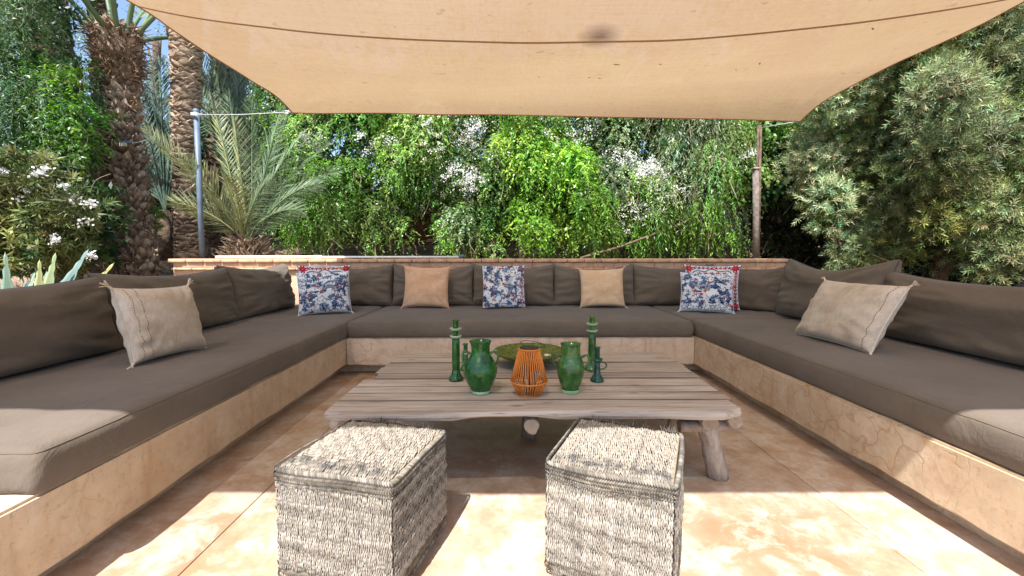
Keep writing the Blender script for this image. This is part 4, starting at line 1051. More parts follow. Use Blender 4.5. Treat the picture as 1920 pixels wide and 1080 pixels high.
def twigs(name, g, clumps, n, parent, L=.5, r=.006, mat=None, down=1.0):
    m = MB(); P, d, k = clump_points(g, clumps, n, (.5, 1.0))
    for p, q in zip(P, d):
        p = Vector(p); q = Vector(q); e = p+q*.12+Vector((g.normal(0, .15), g.normal(0, .08), -L*down*g.uniform(.4, 1.2)))
        m.tube(catmull([p, p.lerp(e, .5)+Vector((g.normal(0, .08), g.normal(0, .05), .03)), e], 3), r*g.uniform(.5, 1.2), 4)
    return m.put(name, mat or M_TWIG, parent, True, kind='stuff')

# colours (real-world leaf albedo)
LIME = [(.19, .37, .045), (.16, .32, .04), (.24, .42, .07)]
MID = [(.16, .31, .065), (.21, .36, .08), (.125, .25, .06), (.24, .38, .12)]
GREY = [(.24, .31, .18), (.30, .36, .22), (.19, .26, .14)]
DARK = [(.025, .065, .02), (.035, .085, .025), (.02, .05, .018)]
OLIVE = [(.22, .28, .13), (.27, .33, .17), (.17, .22, .08), (.21, .25, .075), (.30, .36, .21)]
BLUE = [(.10, .17, .12), (.13, .21, .15), (.08, .14, .09)]

# ------------------------------------------------------------------ vine hedge behind the wall
g = np.random.default_rng(21); VY = 6.9
def plant(name, label, cat, loc, group=None): return thing(name, label, cat, loc, group=group)
GH = 'climbing plants hanging over the boundary wall'
def vine(label, cl, loc, kind_cols, n, m_, L, W, slen, flowers=None, fl_n=0, dead=.02, dark=0, tw=30, mat=None, spread=.8, name='climbing_vine'):
    t = plant(name, label, 'vine', loc, GH); lv = Leaves()
    hang(lv, g, cl, n, m_, L, W, kind_cols, slen, dead=dead*.5, spread=spread)
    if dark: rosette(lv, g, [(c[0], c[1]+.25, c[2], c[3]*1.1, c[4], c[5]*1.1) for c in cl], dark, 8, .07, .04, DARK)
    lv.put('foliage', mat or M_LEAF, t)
    if flowers: lf = Leaves(); blossoms(lf, g, flowers, fl_n, 9, .022, .026); lf.put('flowers', M_PETAL, t)
    twigs('stems', g, cl, tw, t)
    return t
TOP = 130
c1 = region_clumps(g, 520, 800, TOP, 410, VY, 44, dy=.34)+region_clumps(g, 540, 640, 380, 450, VY-.2, 7, (.15, .26))
vine('fresh green feathery vine, leftmost of the hedge beside the young palm', c1, (-2.6, VY, 1), [MID[1], MID[3], LIME[1], MID[0]], 4200, 13, .062, .019, .30, dark=1500, tw=70)
c2 = region_clumps(g, 780, 960, TOP, 450, VY-.05, 34, (.16, .3))
f2 = region_clumps(g, 790, 960, 215, 300, VY-.32, 12, (.12, .24))+region_clumps(g, 560, 620, 240, 280, VY-.3, 3, (.08, .15))+region_clumps(g, 680, 740, 235, 280, VY-.35, 3, (.08, .15))+region_clumps(g, 1130, 1180, 300, 350, VY-.3, 3, (.1, .18))+region_clumps(g, 850, 900, 330, 360, VY-.3, 5, (.12, .2))+region_clumps(g, 1000, 1100, 225, 280, VY-.35, 8, (.10, .18))+region_clumps(g, 780, 900, 300, 380, VY-.3, 7, (.08, .16))
vine('dense white flowering vine in the middle left of the hedge', c2, (-.6, VY, 1), [MID[2], MID[0], GREY[0]], 4200, 11, .040, .023, .20, f2, 620, dark=1500, tw=60)
c3 = region_clumps(g, 935, 1140, TOP, 300, VY-.1, 24, dy=.3)+region_clumps(g, 960, 1130, 300, 440, VY-.35, 24, (.17, .30))
vine('bright lime green vine cascading in the middle of the hedge', c3, (.6, VY, 1), LIME, 3800, 14, .066, .022, .34, dark=500)
c4 = region_clumps(g, 1120, 1300, TOP, 450, VY-.05, 34, (.16, .3))
f4 = region_clumps(g, 1150, 1275, 300, 410, VY-.33, 18, (.10, .22))+region_clumps(g, 1100, 1130, 230, 260, VY-.3, 4, (.10, .16))+region_clumps(g, 1365, 1400, 260, 300, VY-.5, 3, (.10, .16))
vine('white flowering vine right of the lime green cascade', c4, (1.8, VY, 1), [MID[0], GREY[0], MID[3]], 4200, 11, .042, .023, .20, f4, 620, dark=1500, tw=60)
c5 = region_clumps(g, 1240, 1400, TOP, 330, VY-.25, 34, (.18, .32))+region_clumps(g, 1230, 1390, 320, 430, VY-.2, 14, (.14, .24))
vine('pale weeping vine with long grey-green strands left of the grey post', c5, (2.8, VY, 1), [GREY[0], GREY[1], MID[3], LIME[1]], 2600, 18, .075, .012, .60, dark=1000, spread=.45, dead=.07, tw=60)
c6 = region_clumps(g, 1395, 1570, 150, 400, VY-.1, 40, (.18, .32))
vine('dark glossy ivy in the shade behind the grey post', c6, (4, VY, 1), [DARK[1], MID[2], DARK[0]], 2200, 10, .055, .045, .25, dark=1000)
ca = region_clumps(g, 500, 1420, TOP, 395, VY+.28, 150, (.2, .36), dy=.12)
vine('continuous mid green creeper filling the hedge between the flowering vines', ca, (.4, VY+.3, 1), [MID[0], MID[1], MID[3], MID[2]], 7000, 9, .06, .026, .22, tw=60)
# loose strands trailing to the ground
c7 = [(*at_y(u, v, VY-.3), .10, .07, .2) for u, v in ((600, 440), (560, 455), (640, 450), (830, 430), (840, 460), (860, 400), (900, 440), (1075, 455), (1040, 440), (1240, 450), (1290, 440), (1300, 470), (925, 465), (1190, 430), (760, 430), (700, 455), (1370, 440))]
vine('sparse green tendrils trailing down to the wall foot below the hedge', c7, (.5, VY-.3, 1), [MID[1], LIME[1], MID[0]], 420, 12, .06, .020, .30, tw=40, name='trailing_tendrils')
# brushy litter at the wall foot
t = plant('dead_brush', 'tangle of bare brown twigs at the foot of the hedge', 'brush', (2, 7.4, .9))
cb = [(x, 7.3, 1.05, .4, .3, .3) for x in np.linspace(-3, 6, 18)]
tw = twigs('twigs', g, cb, 420, t, .5, .005, down=.4)

# dense planting mass beyond, left and right
def far_tree(name, label, clumps, cols, n, m_, L, W, slen, trunk, tr_r, mode='hang', mat=None, group='background trees', inner=0):
    t = thing(name, label, 'tree', tuple(trunk[0]), group=group); lv = Leaves()
    if mode == 'hang': hang(lv, g, clumps, n, m_, L, W, cols, slen)
    else: rosette(lv, g, clumps, n, m_, L, W, cols)
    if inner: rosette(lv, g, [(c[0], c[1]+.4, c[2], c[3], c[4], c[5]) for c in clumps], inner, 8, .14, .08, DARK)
    lv.put('crown', mat or M_LEAF, t)
    m = MB(); P = catmull(trunk, 4); m.tube(P, [tr_r*(1-.5*i/len(P)) for i in range(len(P))], 10, wob=.25)
    for c in clumps[::max(1, len(clumps)//10)]:
        q = P[int(len(P)*.7)]; e = Vector(c[:3]); m.tube(catmull([q, q.lerp(e, .5)+Vector((0, 0, .15)), e], 3), [tr_r*.35*(1-.08*k) for k in range(7)], 6)
    m.put('trunk', M_BARK, t, True); return t
cl = region_clumps(g, 60, 560, 250, 480, 10.0, 80, (.4, .75), .5)
far_tree('background_tree', 'dark blue-green tree filling the gaps between the palm trunks', cl, [DARK[1], DARK[0], (.04, .09, .06)], 3400, 12, .11, .035, .6, [(-7, 10.3, 1), (-6.8, 10.3, 3), (-6.5, 10.2, 5)], .2, inner=2600)
cl = region_clumps(g, 110, 200, 60, 240, 9.2, 14, (.3, .5), .5)+region_clumps(g, 250, 330, 70, 240, 11, 9, (.25, .45), .5)+region_clumps(g, 380, 520, 120, 240, 11, 12, (.3, .5), .5)
far_tree('background_tree', 'thin pepper tree with sky showing through, above the dark one', cl, BLUE, 520, 12, .09, .022, .6, [(-9, 11, 1), (-8.6, 11, 3), (-8.2, 10.6, 6)], .12)
cl = region_clumps(g, 520, 1500, 100, 420, 8.9, 120, (.4, .8), .3)
far_tree('background_tree', 'dark tree mass behind the flowering hedge', cl, DARK, 2500, 10, .11, .045, .5, [(0, 9.3, 1), (.2, 9.3, 3), (.4, 9.2, 5)], .2, inner=1500)
cl = region_clumps(g, 1380, 1900, -60, 440, 8.6, 90, (.4, .8), .4)
far_tree('background_tree', 'deep green shrubbery behind the right tree', cl, DARK, 3000, 10, .11, .045, .5, [(6, 9, .8), (6.2, 9, 3), (6.4, 9, 5)], .2, inner=2200)

t = thing('shade_fill_shrub', 'low dark shrub added to imitate shade on the soil under the right trees', 'shrub', tuple(at_y(1650, 520, 7.2)))  # added shrub: its dark leaves stand in for shade on the soil
cl = region_clumps(g, 1430, 2100, 430, 530, 7.2, 70, (.25, .45), .3)+region_clumps(g, 1700, 2250, 455, 545, 6.5, 45, (.2, .38), .2); lv = Leaves(); rosette(lv, g, cl, 4200, 10, .10, .045, [(.05, .07, .03), (.08, .06, .035), (.035, .05, .02)]); lv.put('foliage', M_LEAF, t); twigs('stems', g, cl, 160, t, .5, .006, M_TWIG, -.6)

# ------------------------------------------------------------------ right hand trees
def narrow_tree(label, clumps, n, trunk, r, cols, seed, dead=0):
    t = thing('narrow_leaf_tree', label, 'tree', trunk[0], group='narrow-leaved trees along the right side'); lv = Leaves(); gg = np.random.default_rng(seed)
    rosette(lv, gg, clumps, n, 15, .064, .0085, cols, 1.0, (.75, 1.08), .085, var=.30)
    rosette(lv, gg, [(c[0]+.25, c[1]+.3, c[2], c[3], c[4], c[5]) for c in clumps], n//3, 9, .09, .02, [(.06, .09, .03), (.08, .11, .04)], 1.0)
    lv.put('crown', M_DULL_LEAF, t)
    m = MB(); P = catmull(trunk, 5); m.tube(P, [r*(1-.5*i/len(P)) for i in range(len(P))], 12, wob=.3)
    for c in clumps[::4]:
        q = P[int(len(P)*gg.uniform(.35, .9))]; e = Vector(c[:3]); m.tube(catmull([q, q.lerp(e, .5)+Vector((0, 0, .1)), e], 3), [r*.3*(1-.1*k) for k in range(7)], 6)
    m.put('trunk', M_BARK, t, True); twigs('twigs', gg, clumps, 90, t, .25, .004, M_GREYBARK, .5)
cl = region_clumps(g, 1500, 1700, 200, 430, 5.9, 46, (.22, .42), .2)+region_clumps(g, 1560, 1800, 60, 220, 5.6, 34, (.22, .40), .2)+region_clumps(g, 1650, 1820, 180, 420, 5.5, 26, (.22, .38), .15)+region_clumps(g, 1560, 1760, 420, 500, 5.5, 14, (.15, .27), .1)
narrow_tree('grey-green narrow-leaved tree beside the hedge, under the sail corner', cl, 11500, [(5.0, 6.6, .4), (4.9, 6.5, 1.6), (4.7, 6.3, 3.2)], .09, OLIVE, 5)
cl = region_clumps(g, 1720, 2050, -100, 430, 4.9, 80, (.22, .42), .25)+region_clumps(g, 1740, 2050, 380, 500, 4.7, 26, (.15, .27), .1)
narrow_tree('large grey-green narrow-leaved tree filling the right edge', cl, 11500, [(5.6, 5.6, .3), (5.7, 5.5, 1.6), (5.6, 5.2, 3.4)], .11, OLIVE, 6)
gq = np.random.default_rng(55)
cl = [(gq.uniform(5.6, 7.4), gq.uniform(.5, 4.2), gq.uniform(.7, 3.4), .42, .42, .42) for _ in range(60)]
narrow_tree('narrow-leaved tree continuing the green screen beside the right bench', cl, 4200, [(6.6, 2.4, .2), (6.6, 2.5, 1.6), (6.5, 2.4, 3.2)], .09, OLIVE, 8)
t = thing('leafy_shrub', 'broad green bush filling the bank beyond the near end of the left bench', 'shrub', (-6, 2, .3)); cl = [(gq.uniform(-7.4, -5.3), gq.uniform(.3, 3.2), gq.uniform(.6, 2.6), .4, .4, .4) for _ in range(40)]
lv = Leaves(); hang(lv, gq, cl, 2000, 9, .08, .03, MID, .25); lv.put('foliage', M_LEAF, t); twigs('stems', gq, cl, 40, t, .3, .006)
for i, (x, y, r, lab) in enumerate(((4.55, 5.9, .06, 'thin dark trunk behind the right bench, nearest the wall end'), (5.05, 5.6, .085, 'thickest dark trunk behind the right bench'), (5.75, 5.2, .05, 'thin dark trunk at the far right behind the bench'))):
    t = thing('tree_stem', lab, 'trunk', (x, y, .2)); m = MB(); m.tube(catmull([(x, y, .1), (x+.04, y, 1), (x-.05, y+.1, 2.2)], 4), r, 10, wob=.3); m.put('trunk', M_BARK, t, True)

# ------------------------------------------------------------------ palms
def scale_mesh(name, w, h, d, c):
    """one cut leaf base: a flattened wedge that points up and out"""
    V = [(-w/2, 0, -h*.45), (w/2, 0, -h*.45), (w*.42, -.2*d, h*.15), (-w*.42, -.2*d, h*.15), (-w*.30, d*.95, h*.18), (w*.30, d*.95, h*.16), (0, d, h*.55), (0, d*.75, -h*.12), (0, -.2*d, h*.5)]
    F = [(0, 7, 4), (0, 1, 7), (1, 5, 7), (4, 7, 6), (7, 5, 6), (0, 4, 3), (1, 2, 5), (3, 4, 6), (5, 2, 6), (3, 6, 8), (6, 2, 8)]
    me = bpy.data.meshes.new(name); me.from_pydata(V, [], F); me.update()
    a = me.color_attributes.new('Col', 'FLOAT_COLOR', 'POINT')
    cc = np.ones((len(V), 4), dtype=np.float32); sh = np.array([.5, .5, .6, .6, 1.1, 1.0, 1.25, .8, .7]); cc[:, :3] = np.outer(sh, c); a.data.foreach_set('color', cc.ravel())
    me.materials.append(M_SCALE); return me, np.array(V), F, sh
class Trunk:
    def __init__(s, P, R): s.P = catmull(P, 8); s.n = len(s.P); s.R = [Vector((r, 0, 0)) for r in R]; s.R = [q.x for q in catmull(s.R, 8)]
    def at(s, t):
        x = min(.9999, max(0, t))*(s.n-1); i = int(x); return s.P[i].lerp(s.P[i+1], x-i), s.R[i]+(s.R[i+1]-s.R[i])*(x-i)
def palm_trunk(t, P, R, rows, per, sw, sh_, sd, cols, individual=0, seed=0, name='leaf_base', skip=0.0, pbot=0, ptop=1):
    tr = Trunk(P, R); rr = random.Random(seed)
    m = MB(); m.tube(tr.P, [r*.96 for r in tr.R], 18, wob=.12, seed=seed); m.put('trunk', M_BARK, t, True)
    protos = [scale_mesh(name, sw, sh_, sd, c) for c in cols]
    o0 = Vector(t.location); cnt = 0; V, F, C = [], [], []
    for j in range(rows):
        for k in range(per):
            if rr.random() < skip: continue
            tt = pbot+(ptop-pbot)*(j+.5+rr.uniform(-.2, .2))/rows; p, r = tr.at(tt)
            a = 2*math.pi*(k+.5*(j % 2)+rr.uniform(-.15, .15)+j*.12)/per; dv = Vector((math.cos(a), math.sin(a), 0))
            X = Vector((-dv.y, dv.x, 0)); tilt = rr.uniform(-.5, .5); s_ = rr.uniform(.6, 1.45)
            up = Vector((0, 0, 1)); X2 = X*math.cos(tilt)+up*math.sin(tilt); Z2 = up*math.cos(tilt)-X*math.sin(tilt)
            M4 = Matrix((X2*s_, dv*s_*rr.uniform(.7, 1.3), Z2*s_)).transposed().to_4x4(); M4.translation = p+dv*(r*.93)-o0
            pm = protos[rr.randrange(len(protos))]
            if cnt < individual:
                o = bpy.data.objects.new(name, pm[0]); col.objects.link(o); o.parent = t; o.matrix_local = M4; cnt += 1
            else:
                b = len(V); V += [tuple(M4 @ Vector(q)) for q in pm[1]]; F += [tuple(i+b for i in f) for f in pm[2]]
                C += [tuple(np.array(cols[rr.randrange(len(cols))])*q) for q in pm[3]]
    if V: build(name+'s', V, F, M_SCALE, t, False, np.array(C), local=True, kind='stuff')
    return tr
def frond(b, d, L, leaf, n, side, droop, cols, seed, w=.024, vee=.5, bare=.14, rr_=.012, ang=.75, curl=0, tip=.25):
    """one pinnate palm leaf: returns vertices, quads, colours"""
    g_ = np.random.default_rng(seed); p = Vector(b); d = Vector(d).normalized(); P, D = [p.copy()], [d.copy()]; K = 26
    for i in range(K):
        d = (d+Vector((0, 0, -droop/K))*(.4+1.4*i/K)+Vector(side)*(curl/K)).normalized(); p = p+d*(L/K); P.append(p.copy()); D.append(d.copy())
    S0 = D[0].cross(Vector((0, 0, 1)));
    if S0.length < .1: S0 = Vector((1, 0, 0))
    if side and Vector(side).length > 0: S0 = Vector(side)
    m = MB(); cr = tuple(np.array(cols[0])*1.25)
    m.tube(P, [rr_*(1.6-1.45*i/K) if i else rr_*2.4 for i in range(K+1)], 5, c=cr)
    V = np.array(m.V); Fq = [f if len(f) == 4 else None for f in m.F]; Fq = [f for f in Fq if f]; C = np.array(m.C)
    N_ = 2*n; t = bare+(1-bare)*(np.arange(N_)//2+g_.uniform(-.2, .2, N_))/n; t = t.clip(0, .995)
    x = t*K; i0 = x.astype(int); fr = (x-i0)[:, None]; PA, DA = np.array([tuple(q) for q in P]), np.array([tuple(q) for q in D])
    pos = PA[i0]*(1-fr)+PA[i0+1]*fr; dr = nrm(DA[i0]*(1-fr)+DA[i0+1]*fr)
    S = nrm(np.cross(dr, np.cross(np.array(tuple(S0)), dr))); Nn = np.cross(S, dr); Nn *= np.sign(Nn[:, 2:3]+1e-6)
    sg = np.where(np.arange(N_) % 2, 1, -1)[:, None]
    an = ang*(1-.45*t)[:, None]+g_.normal(0, .07, (N_, 1)); v_ = vee*g_.uniform(.5, 1.4, (N_, 1))
    ld = nrm(S*sg*np.sin(an)+dr*np.cos(an)+Nn*v_*.5)
    ll = leaf*(np.sin(np.pi*(.12+.86*t))**.55)*g_.uniform(.85, 1.1, N_)
    W_ = w*g_.uniform(.8, 1.15, N_)[:, None]; sN = nrm(np.cross(ld, Nn))*.5*W_; Lc_ = ll[:, None]
    bend = np.array((0, 0, -1))*Lc_*.06
    v0, v1, v2, v3 = pos, pos+ld*Lc_*.35+sN, pos+ld*Lc_+bend, pos+ld*Lc_*.35-sN
    lv = np.stack([v0, v1, v2, v3], 1).reshape(-1, 3); base = len(V)
    cc = np.array(cols)[g_.integers(0, len(cols), N_)]*g_.uniform(.75, 1.25, (N_, 1))
    return np.concatenate([V, lv]), np.concatenate([np.array(Fq), np.arange(4*N_).reshape(-1, 4)+base]), np.concatenate([C, np.repeat(cc, 4, 0)])
def put_frond(t, *a, **k):
    V, F, C = frond(*a, **k); return build('frond', V, F, M_DULL_LEAF, t, False, C)

BK = [(.44, .34, .25), (.35, .26, .19), (.55, .44, .34), (.24, .17, .12)]
FR = [(.14, .20, .11), (.18, .25, .15), (.11, .16, .08)]
FRY = [(.28, .30, .13), (.20, .26, .13), (.36, .36, .19)]
FRB = [(.11, .17, .13), (.14, .21, .17)]
GP = 'date palms behind the left bench'
# main palm
A = [at_y(262, 545, 6.0), at_y(252, 420, 6.0), at_y(244, 311, 6.0), at_y(231, 156, 6.0), at_y(221, 100, 6.0), at_y(221, 52, 6.0)]
pm1 = thing('date_palm', 'shaggy brown date palm trunk carrying the small floodlight, left of the grey pole', 'palm', tuple(A[0]), group=GP)
palm_trunk(pm1, A, [.195, .155, .13, .12, .18, .20], 44, 11, .08, .115, .055, BK, 300, 4)
tr = Trunk(A, [.25, .215, .19, .17, .245, .26])
# fibrous collar
m = MB(); rr = random.Random(3)
for k in range(1500):
    p, r = tr.at(rr.uniform(.60, .98) if k < 700 else rr.uniform(0, .7)); a = rr.uniform(0, 6.28); dv = Vector((math.cos(a), math.sin(a), 0)); c = tuple(np.array((.26, .17, .11))*rr.uniform(.4, 1.5))
    s_ = p+dv*(r*.95); e = s_+dv*rr.uniform(.03, .10)+Vector((rr.uniform(-.1, .1), rr.uniform(-.1, .1), rr.uniform(-.12, .10))); m.tube([s_, e], [.008, .003], 4, c=c)
m.put('fibre', M_SCALE, pm1, kind='stuff', color=True)
top = A[-1]
for k in range(11):
    a = 2*math.pi*k/11+.2; el = .9+.35*math.sin(k*2.1); d = Vector((math.cos(a)*math.cos(el), math.sin(a)*math.cos(el), math.sin(el)))
    put_frond(pm1, top+Vector((math.cos(a)*.18, math.sin(a)*.18, -.1)), d, 2.6, .34, 40, Vector((-d.y, d.x, 0)).normalized(), 1.0, FR, 40+k, w=.028, rr_=.022, bare=.26)
# second palm
A2 = [at_y(353, 505, 6.3), at_y(350, 400, 6.3), at_y(347, 250, 6.3), at_y(350, 150, 6.3), at_y(348, 60, 6.3), at_y(346, -90, 6.3)]
pm2 = thing('date_palm', 'slimmer ringed date palm trunk just left of the grey pole', 'palm', tuple(A2[0]), group=GP)
palm_trunk(pm2, A2, [.145, .14, .14, .165, .18, .19], 84, 9, .15, .05, .03, [(.38, .28, .20), (.30, .22, .155), (.46, .35, .26)], 0, 8)
for k in range(8):
    a = 2*math.pi*k/8; d = Vector((math.cos(a)*.6, math.sin(a)*.6, .9)); put_frond(pm2, A2[-1]+Vector((0, 0, .0)), d, 2.6, .42, 40, Vector((-d.y, d.x, 0)).normalized(), 2.0, FR, 80+k)
# third palm, top left
A3 = [at_y(175, 560, 7.0), at_y(150, 400, 7.0), at_y(108, 180, 7.0), at_y(80, 60, 7.0), at_y(72, -60, 7.0)]
pm3 = thing('date_palm', 'dark leaning date palm trunk emerging above the pepper tree at top left', 'palm', tuple(A3[0]), group=GP)
palm_trunk(pm3, A3, [.38, .30, .28, .29, .30], 60, 13, .15, .10, .045, [(.13, .09, .065), (.18, .125, .09), (.10, .07, .05)], 0, 12)
for k in range(6):
    a = 2*math.pi*k/6; d = Vector((math.cos(a)*.6, math.sin(a)*.6, .9)); put_frond(pm3, A3[-1], d, 2.6, .42, 40, Vector((-d.y, d.x, 0)).normalized(), 2.0, FR, 120+k)
# dark trunks behind
for i, (pts, R_, lab) in enumerate((([(205, 520, 7.8), (200, 330, 7.8), (196, 150, 7.8), (190, -20, 7.8)], [.2, .17, .16, .16], 'dark shaded palm trunk right behind the floodlit palm'),
                              ([(412, 500, 7.6), (408, 380, 7.6), (425, 200, 7.6), (432, 60, 7.6)], [.26, .22, .22, .26], 'shaded palm trunk behind the young feathery palm'))):
    A4 = [at_y(*p) for p in pts]; t = thing('date_palm', lab, 'palm', tuple(A4[0]), group=GP)
    palm_trunk(t, A4, R_, 46, 10, .13, .09, .04, [(.12, .085, .06), (.16, .115, .08)], 0, 30+i)
    for k in range(6):
        a = 2*math.pi*k/6; d = Vector((math.cos(a)*.4, math.sin(a)*.4, 1.2)); put_frond(t, A4[-1], d, 2.4, .4, 36, Vector((-d.y, d.x, 0)).normalized(), 2.2, FRB, 150+k+20*i)
# fallen / hanging feather fronds behind
def img_frond(t, u, v, u2, v2, Y, Y2, leaf, n, cols, seed, droop=.5, **k):
    a, b = at_y(u, v, Y), at_y(u2, v2, Y2); d = b-a; L_ = d.length; d = d.normalized(); d2 = (d+Vector((0, 0, droop*.35))).normalized()
    sd = d.cross(Vector((0, -1, .15))).normalized()
    return put_frond(t, a, d2, L_*1.04, leaf, n, sd, droop, cols, seed, **k)
bp = thing('palm_shrub', 'dark blue-green feather palm between the two big trunks', 'palm', tuple(at_y(305, 430, 7.4)), group=GP)
for i, (u2, v2) in enumerate(((255, 150), (285, 130), (330, 170), (300, 120), (240, 230), (345, 230), (375, 150), (265, 200))):
    img_frond(bp, 310, 400, u2, v2, 7.4, 7.2, .50, 50, FRB, 200+i, .4, w=.026)
hp = thing('palm_shrub', 'feathery palm fronds arching behind the grey pole up to the sail edge', 'palm', tuple(at_y(440, 330, 7.0)), group=GP)
for i, (u2, v2) in enumerate(((370, 90), (400, 110), (445, 140), (480, 170), (510, 190), (350, 120), (420, 90), (540, 225), (465, 120))):
    img_frond(hp, 450, 350, u2, v2, 7.1, 6.9, .48, 50, FR if i % 2 else FRB, 230+i, .5, w=.024)
m = MB(); q = at_y(450, 350, 7.15); m.tube([(q.x, q.y, .9), (q.x, q.y, q.z+.05)], .09, 10, wob=.3); m.put('trunk', M_BARK, hp, True)
q = at_y(310, 400, 7.45); m = MB(); m.tube([(q.x, q.y, .9), (q.x, q.y, q.z+.05)], .12, 10, wob=.3); m.put('trunk', M_BARK, bp, True)
# young palm
yp0 = at_y(463, 452, 5.95)
yp = thing('young_palm', 'young date palm with pale spiky fronds fanning out beside the grey pole', 'palm', (yp0.x, yp0.y, yp0.z-.3), group=GP)
for i, (u2, v2, Y2, c, dr) in enumerate(((285, 248, 5.2, FRY, .3), (398, 185, 5.9, FRY, .1), (355, 300, 5.3, FRY, .5), (472, 196, 6.1, FR, .05), (440, 230, 5.4, FRY, .2), (520, 225, 5.8, FR, .3), (560, 250, 5.7, FR, .5),
                                     (605, 262, 5.8, FR, .6), (625, 305, 5.9, FR, .8), (590, 330, 5.6, FR, .8), (540, 200, 6.5, FR, .3), (420, 330, 5.1, FRY, .4), (500, 330, 5.1, FR, .5), (330, 370, 5.5, FRY, .8), (560, 380, 5.6, FR, .9), (430, 180, 6.5, FR, .2))):
    img_frond(yp, 463+rnd.uniform(-10, 10), 448, u2, v2, 5.95, Y2, .36, 46, c, 300+i, dr, w=.0135, bare=.10, ang=.78, rr_=.011, vee=.9)
m = MB(); m.tube([(yp0.x, yp0.y, yp0.z-.45), (yp0.x, yp0.y, yp0.z-.2), (yp0.x, yp0.y, yp0.z+.02)], [.26, .20, .12], 12, wob=.3); m.put('stump', M_BARK, yp, True)
m = MB()
for k in range(520):
    a = rnd.uniform(0, 6.28); h_ = rnd.random(); r_ = .30-.17*h_; p = yp0+Vector((math.cos(a)*r_, math.sin(a)*r_, -.40+.42*h_))
    m.tube([p, p+Vector((math.cos(a)*.1+rnd.uniform(-.07, .07), math.sin(a)*.1, rnd.uniform(-.05, .16)))], [.009, .003], 4, c=tuple(np.array((.30, .22, .15))*rnd.uniform(.4, 1.4)))
m.put('fibre', M_SCALE, yp, kind='stuff', color=True)
# shaggy stump low at left
sb = at_y(175, 520, 5.6)
st_ = thing('palm_stump', 'shaggy fibrous palm base in the shade left of the floodlit trunk', 'stump', tuple(sb+Vector((0, 0, -.4))))
m = MB(); m.tube([sb+Vector((.05, 0, -.5)), sb, sb+Vector((-.12, .1, .6)), sb+Vector((-.2, .2, 1.1))], [.40, .33, .25, .2], 14, wob=.35); m.put('core', M_BARK, st_, True)
m = MB()
for k in range(700):
    a = rnd.uniform(0, 6.28); h_ = rnd.random(); r_ = .37-.15*h_; p = sb+Vector((math.cos(a)*r_-.2*h_, math.sin(a)*r_+.2*h_, -.4+1.5*h_))
    m.tube([p, p+Vector((math.cos(a)*.06+rnd.uniform(-.05, .05), math.sin(a)*.07, rnd.uniform(-.22, .05)))], [.008, .003], 4, c=tuple(np.array((.22, .15, .10))*rnd.uniform(.4, 1.5)))
m.put('fibre', M_SCALE, st_, kind='stuff', color=True)
# floodlight
fp = at_y(236, 268, 5.74)
fl_ = thing('floodlight', 'small outdoor floodlight strapped to the date palm trunk', 'light', tuple(fp))
m = MB(); m.box(-.055, .055, -.035, .035, -.012, .02); bevel(m.put('housing', M_POLE, fl_, local=True), .004)
m = MB(); m.box(-.045, .045, -.050, -.034, -.055, -.010); bevel(m.put('lens', M_GLASSY, fl_, local=True), .004)
m = MB(); m.tube([(-.05, .0, -.0), (-.06, .08, -.03)], .005, 5); m.tube([(.05, 0, 0), (.06, .08, -.03)], .005, 5); m.put('bracket', M_BLACK, fl_, local=True)
m = MB(); q = [at_y(248, 268, 5.74), at_y(262, 266, 5.85), at_y(292, 258, 6.2)]; m.tube(catmull(q, 5), .004, 5); m.put('cable', M_ROPE, fl_, True)

# ------------------------------------------------------------------ left shrubs
g = np.random.default_rng(77)
def shrub(name, label, cat, loc): return thing(name, label, cat, loc)
pt_ = shrub('pepper_tree', 'weeping pepper tree with fine hanging leaves along the left edge', 'tree', tuple(at_y(20, 500, 5.2)))
cl = region_clumps(g, -120, 90, -60, 300, 5.2, 46, (.22, .40), .25)+region_clumps(g, 40, 150, 120, 300, 5.3, 12, (.15, .28), .2)
lv = Leaves(); hang(lv, g, cl, 2300, 20, .055, .0085, [(.13, .22, .10), (.10, .18, .07), (.16, .25, .15), (.12, .20, .12)], .60, spread=.75)
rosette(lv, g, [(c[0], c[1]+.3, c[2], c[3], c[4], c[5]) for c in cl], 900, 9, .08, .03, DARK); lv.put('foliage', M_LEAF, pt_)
m = MB(); b0_ = at_y(-40, 520, 5.6); m.tube(catmull([b0_, at_y(-60, 300, 5.7), at_y(-30, 60, 5.6)], 5), .13, 10, wob=.3); m.put('trunk', M_BARK, pt_, True); twigs('stems', g, cl, 40, pt_, .6, .0035)
sm = shrub('leafy_shrub', 'bright green compound-leaved bush left of the floodlit palm trunk', 'shrub', tuple(at_y(120, 400, 5.3)))
cl = region_clumps(g, 75, 165, 190, 330, 5.3, 16, (.15, .26), .12)+region_clumps(g, 60, 150, 130, 200, 5.4, 7, (.14, .22), .1)
lv = Leaves(); hang(lv, g, cl, 1000, 13, .065, .022, [(.13, .30, .035), (.17, .34, .04), (.10, .24, .03)], .22, spread=1.1); lv.put('foliage', M_LEAF, sm); twigs('stems', g, cl, 24, sm, .4, .0035)
ol = shrub('oleander', 'oleander bush with small white flowers at the left edge above the agave', 'shrub', tuple(at_y(60, 520, 4.4)))
cl = region_clumps(g, -80, 130, 330, 480, 4.5, 34, (.16, .28), .15)+region_clumps(g, 100, 170, 370, 430, 4.4, 6, (.10, .18), .1)
lv = Leaves(); rosette(lv, g, cl, 1500, 13, .105, .020, [(.16, .20, .075), (.13, .17, .06), (.20, .24, .10)], 1.0)
rosette(lv, g, [(c[0], c[1]+.3, c[2], c[3], c[4], c[5]) for c in cl], 500, 9, .10, .04, DARK); lv.put('foliage', M_DULL_LEAF, ol)
